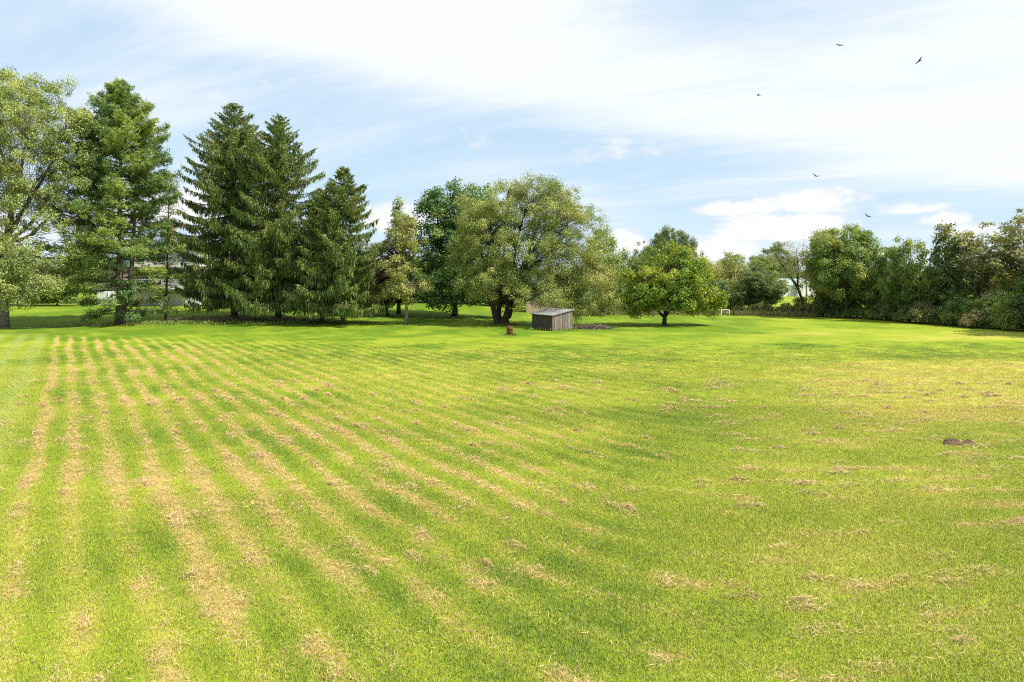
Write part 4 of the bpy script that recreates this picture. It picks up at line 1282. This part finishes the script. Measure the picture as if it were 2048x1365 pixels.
def brick_house():
    bx, by = -54.6, 102.0
    t = thing('brick_house', 'brick and cream house with green roof and white railed deck behind the conifers', 'house', (bx, by, ground_z(bx, by)))
    # local: x -8..8, y 0..10 ; heights from the ground
    MB().box(-7.4, 8.0, 0, 10, -.3, 2.3).build('basement_wall', M['white'], t)
    MB().box(-7.35, 7.95, .05, 9.95, 2.3, 5.7).build('brick_wall', M['brick'], t)
    MB().box(-2.6, 7.9, .1, 9.9, 5.7, 8.75).build('upper_wall', M['cream'], t)
    rf = MB().add([(-3.1, -.5, 8.72), (8.5, -.5, 8.72), (8.5, 10.4, 8.72), (-3.1, 10.4, 8.72), (-3.1, -.5, 8.9), (8.5, -.5, 8.9), (8.5, 10.4, 8.9), (-3.1, 10.4, 8.9), (-2.2, 5, 10.0), (7.6, 5, 10.0)],
                  [(0, 3, 2, 1), (0, 1, 5, 4), (1, 2, 6, 5), (2, 3, 7, 6), (3, 0, 4, 7), (4, 5, 9, 8), (6, 7, 8, 9), (5, 6, 9), (7, 4, 8)]).build('roof', M['green_roof'], t)
    MB().box(1.0, 2.1, 4.0, 4.9, 9.4, 12.2).build('chimney', M['chim'], rf)
    MB().box(.9, 2.2, 3.9, 5.0, 12.2, 12.4).build('chimney_cap', M['chim'], rf)
    MB().prism([(-8.0, 5.68), (-2.62, 5.68), (-2.62, 7.9), (-8.0, 5.9)], -.5, 10.4).build('wing_roof', M['green_roof'], t)
    for (a, b, z0, z1) in ((-1.6, -.4, 6.4, 8.0), (1.6, 2.8, 6.4, 8.0), (5.2, 6.4, 6.4, 8.0)):
        window(t, a, b, z0, z1, .1)
    window(t, -6.2, -4.8, 3.3, 4.9, .05); window(t, -1.0, .4, 3.3, 4.9, .05)
    d = MB().box(5.0, 6.7, -.02, .06, 2.95, 5.25).build('patio_door', M['white'], t)
    MB().box(5.12, 5.80, -.030, -.024, 3.05, 5.12).build('pane', M['glass'], d); MB().box(5.9, 6.58, -.030, -.024, 3.05, 5.12).build('pane', M['glass'], d)
    MB().prism([(3.9, 5.35), (7.7, 5.35), (7.7, 5.5), (3.9, 5.5)], -1.9, .0).build('awning', M['green_roof'], t)
    # deck
    dk = MB().box(-2.6, 7.2, -3.4, 0.0, 2.62, 2.86).build('deck_floor', M['wood'], t)
    MB().box(-2.65, 7.25, -3.46, -3.40, 2.40, 2.90).build('rim_board', M['white'], dk)
    for x in (-2.4, .8, 4.0, 7.0):
        MB().box(x - .09, x + .09, -3.3, -3.12, -.3, 2.62).build('deck_post', M['wood'], dk)
    rl = MB().box(-2.65, 7.25, -3.47, -3.37, 3.80, 3.88).build('railing', M['white'], t)
    MB().box(-2.65, 7.25, -3.45, -3.39, 2.98, 3.05).build('bottom_rail', M['white'], rl)
    mb = MB()
    for i in range(76):
        x = -2.6 + i * .13
        mb.box(x - .02, x + .02, -3.44, -3.40, 3.05, 3.80)
    mb.build('balusters', M['white'], rl)['kind'] = 'stuff'
    for x in (-2.6, .8, 4.0, 7.2):
        MB().box(x - .06, x + .06, -3.50, -3.36, 2.92, 4.0).build('rail_post', M['white'], rl)
    for x in (-5.6, -4.9):
        MB().tube([(x, -.12, -.2), (x, -.12, 2.2)], .05, 8).build('downpipe', M['white'], t, True)


brick_house()


def tan_building():
    bx, by = 4.3, 97.0
    t = thing('tan_outbuilding', 'tan-sided outbuilding half hidden behind the birch leaves', 'outbuilding', (bx, by, ground_z(bx, by)))
    MB().box(-2.2, 2.3, 0, 6, -.3, 4.1).build('wall', M['tan'], t)
    MB().prism([(-2.6, 4.08), (2.7, 4.08), (2.7, 4.24), (.05, 5.4), (-2.6, 4.24)], -.35, 6.3).build('roof', M['tarp'], t)
    MB().box(-2.26, -2.06, -.06, .06, -.3, 4.07).build('corner_board', M['tan'], t)
    MB().box(2.16, 2.36, -.06, .06, -.3, 4.07).build('corner_board', M['tan'], t)
    window(t, -.9, .3, 2.0, 3.2, 0.0)


tan_building()


def white_house():
    bx, by = 83.5, 205.0
    t = thing('white_house', 'far white house with pale green roof seen under the leaning tree', 'house', (bx, by, ground_z(bx, by)))
    MB().box(-6.0, 2.0, 0, 8, -.3, 3.4).build('wall', M['white'], t)
    # long roof, ridge along x
    z = 3.38
    MB().add([(-6.5, -.5, z), (2.2, -.5, z), (2.2, 8.5, z), (-6.5, 8.5, z), (-5.6, 4, z + 2.1), (2.2, 4, z + 2.1)],
             [(0, 1, 5, 4), (2, 3, 4, 5), (3, 0, 4), (1, 2, 5), (0, 3, 2, 1)]).build('roof', M['green_roof2'], t)
    MB().prism([(1.4, -.3), (7.4, -.3), (7.4, 3.2), (4.4, 5.2), (1.4, 3.2)], -1.8, 7.5).build('gable_wall', M['white'], t)
    g = MB().add([(1.0, -2.2, 3.05), (4.4, -2.2, 5.32), (7.8, -2.2, 3.05), (1.0, 7.8, 3.05), (4.4, 7.8, 5.32), (7.8, 7.8, 3.05),
                  (1.0, -2.2, 3.20), (4.4, -2.2, 5.50), (7.8, -2.2, 3.20), (1.0, 7.8, 3.20), (4.4, 7.8, 5.50), (7.8, 7.8, 3.20)],
                 [(0, 1, 4, 3), (1, 2, 5, 4), (6, 9, 10, 7), (7, 10, 11, 8), (0, 6, 7, 1), (1, 7, 8, 2), (3, 4, 10, 9), (4, 5, 11, 10), (0, 3, 9, 6), (2, 8, 11, 5)])
    g.build('gable_roof', M['white'], t)
    for a in (-4.6, -1.6):
        window(t, a, a + 1.1, 1.2, 2.5, 0.0)


M['green_roof2'] = plain_mat('pale_green_roof', (.24, .32, .29), (.32, .40, .37), 1.5, .6)
white_house()

# ------------------------------------------------------------------ poles, wires, fence, frame
M['pole'] = plain_mat('pole_wood', (.13, .10, .08), (.24, .20, .17), 4, .85, (2, 2, .4))
M['galv'] = plain_mat('galvanised_tube', (.50, .51, .52), (.66, .67, .68), 4, .4, metallic=.3)
M['wire'] = plain_mat('cable', (.03, .03, .035), (.06, .06, .065), 3, .5)


def utility_pole(x, y, h, label):
    t = thing('utility_pole', label, 'pole', (x, y, ground_z(x, y)), R(12))
    MB().tube([(0, 0, -.4), (0, 0, h)], [.17, .12], 8).build('pole', M['pole'], t, True)
    MB().box(-1.1, 1.1, -.20, -.12, h - .75, h - .62).build('crossarm', M['pole'], t)
    for i in (-1.0, -.45, .45, 1.0):
        MB().tube([(i, -.16, h - .62), (i, -.16, h - .42)], [.05, .035], 6).build('insulator', M['galv'], t)
    return t


P1, P2, P3 = (22.6, 136.0, 9.6), (56.5, 131.0, 8.6), (110.0, 124.0, 9.0)
utility_pole(*P1, 'utility pole showing above the trees right of the birch')
utility_pole(*P2, 'utility pole standing in front of the far white house')
for k, dz in enumerate((-.42, -1.5, -1.9)):
    for (A, B) in ((P1, P2), (P2, P3)):
        s = np.linspace(0, 1, 14)
        p = np.stack([A[0] + (B[0] - A[0]) * s, A[1] - .16 + (B[1] - A[1]) * s, A[2] + dz + (B[2] - A[2]) * s - 4 * .8 * s * (1 - s)], -1)
        o = MB().tube(p, .014, 4).build('overhead_cable', M['wire'], None, True)
        tag(o, ('upper', 'middle', 'lowest')[k] + (' thin overhead cable strung between the two utility poles' if A is P1 else ' thin overhead cable running right from the utility pole by the white house'), 'cable', 'overhead cables')


def metal_frame():
    x, y = 27.4, 89.0
    t = thing('metal_frame', 'low white metal tube frame standing at the far lawn edge', 'frame', (x, y, ground_z(x, y)), R(-6))
    MB().tube([(-.9, 0, 1.10), (.9, 0, 1.10)], .035, 6).build('top_bar', M['white'], t, True)
    for a in (-.9, -.1, .9):
        MB().tube([(a, 0, -.1), (a, 0, 1.09)], .03, 6).build('leg', M['white'], t, True)


metal_frame()


def fence():
    x, y = 14.0, 96.5
    t = thing('wooden_fence', 'short run of old grey wooden fence right of the birch', 'fence', (x, y, ground_z(x, y)))
    for a in (-.4, .35, 2.2, 4.1):
        MB().box(a - .08, a + .08, -.08, .08, -.2, 1.75 if a < .5 else 1.45).build('post', M['pole'], t)
    for zz in (.75, 1.3):
        MB().box(-.5, 4.2, -.14, -.085, zz, zz + .13).build('rail', M['pole'], t)


fence()
o = MB().tube([(0, 0, -.2), (.03, 0, .9), (0, 0, 1.75)], [.06, .055, .05], 7).build('fence_post', M['pole'], None, True, (17.6, 93.0, 0))
tag(o, 'thin grey post standing in the weeds left of the round lone tree', 'post')

# earth mounds left by a mole
def mound(x, y, r, h, label, seed):
    rng = rg(seed)
    k, rings = 18, 7
    V = []
    for i in range(rings):
        f = i / (rings - 1)
        for j in range(k):
            a = 2 * math.pi * j / k
            rr = r * (1 - f) * (1 + .22 * math.sin(3 * a + seed) + rng.uniform(-.12, .12))
            V.append((rr * math.cos(a) * 1.25, rr * math.sin(a), h * math.sin(f * math.pi / 2) * rng.uniform(.75, 1.15) - .03 * (i == 0)))
    F = [(i * k + j, i * k + (j + 1) % k, (i + 1) * k + (j + 1) % k, (i + 1) * k + j) for i in range(rings - 1) for j in range(k)]
    o = MB().add(V, F).build('earth_mound', M['earth'], None, False, (x, y, ground_z(x, y) + .02))
    tag(o, label, 'mound')


M['earth'] = plain_mat('bare_earth', (.07, .042, .024), (.16, .10, .055), 14, .95, (1, 1, 1), .8)
mound(13.35, 20.7, .25, .15, 'dark heap of fresh soil on the dry grass', 3)
mound(13.86, 20.75, .16, .11, 'small low crumble of soil beside the dark heap', 4)

# ------------------------------------------------------------------ birds
M['bird'] = plain_mat('black_feathers', (.006, .0055, .0055), (.014, .012, .011), 4, .8, spec=.1)


def bird(x, y, z, yaw, bank, pitch, label, dih=.30, span=.9):
    mb = MB()
    # body: lofted spindle along local y with head and fan tail, wings swept from the shoulders
    ys = [-.62, -.40, -.22, 0, .22, .36, .44, .50]; rx = [.16, .10, .085, .11, .10, .05, .05, .01]; rz = [.012, .03, .07, .10, .09, .05, .05, .01]
    k = 10
    V = []
    for yy, a, b in zip(ys, rx, rz):
        for j in range(k):
            th = 2 * math.pi * j / k
            V.append((a * math.cos(th), yy, b * math.sin(th)))
    F = [(i * k + j, i * k + (j + 1) % k, (i + 1) * k + (j + 1) % k, (i + 1) * k + j) for i in range(len(ys) - 1) for j in range(k)]
    mb.add(V, F)
    for s in (-1, 1):
        st = [(.05, .19, -.15, .035), (.35, .25, -.12, .035), (.62, .21, -.11, .028), (.85, .12, -.11, .02), (1.0, .02, -.08, .012)]
        V = []
        for (d, le, te, th) in st:
            xx = s * d * span; zz = dih * d * span * (1 - .15 * d)
            V += [(xx, le, zz + th), (xx, te, zz + th), (xx, te, zz - th), (xx, le, zz - th)]
        F = [(0, 1, 2, 3), (16, 19, 18, 17)]
        for i in range(4):
            for j in range(4):
                F.append((i * 4 + j, i * 4 + (j + 1) % 4, i * 4 + 4 + (j + 1) % 4, i * 4 + 4 + j))
        mb.add(V, F)
    o = mb.build('bird', M['bird'], None, True, (x, y, z))
    o.rotation_euler = (R(pitch), R(bank), R(yaw))
    tag(o, label, 'bird', 'soaring birds')


def sky_pt(px, py, d):
    return ((px - 1024) / 1365 * d, d, 5 + (560 - py) / 1365 * d)


bird(*sky_pt(1680, 91, 150), 8, 5, 6, 'dark bird gliding level on flat wings, highest of the soaring birds', .14, .92)
bird(*sky_pt(1838, 123, 128), 6, -48, 8, 'dark bird banking steeply with one wing raised', .22, .98)
bird(*sky_pt(1517, 191, 160), 78, -30, 5, 'dark bird seen nearly end-on as a short smudge', .2, .8)
bird(*sky_pt(1633, 353, 140), 6, 12, 6, 'dark bird with wings held in a shallow V', .42, .95)
bird(*sky_pt(1736, 433, 150), 12, 24, 6, 'dark bird gliding low above the largest bushy hedgerow tree', .25, .92)
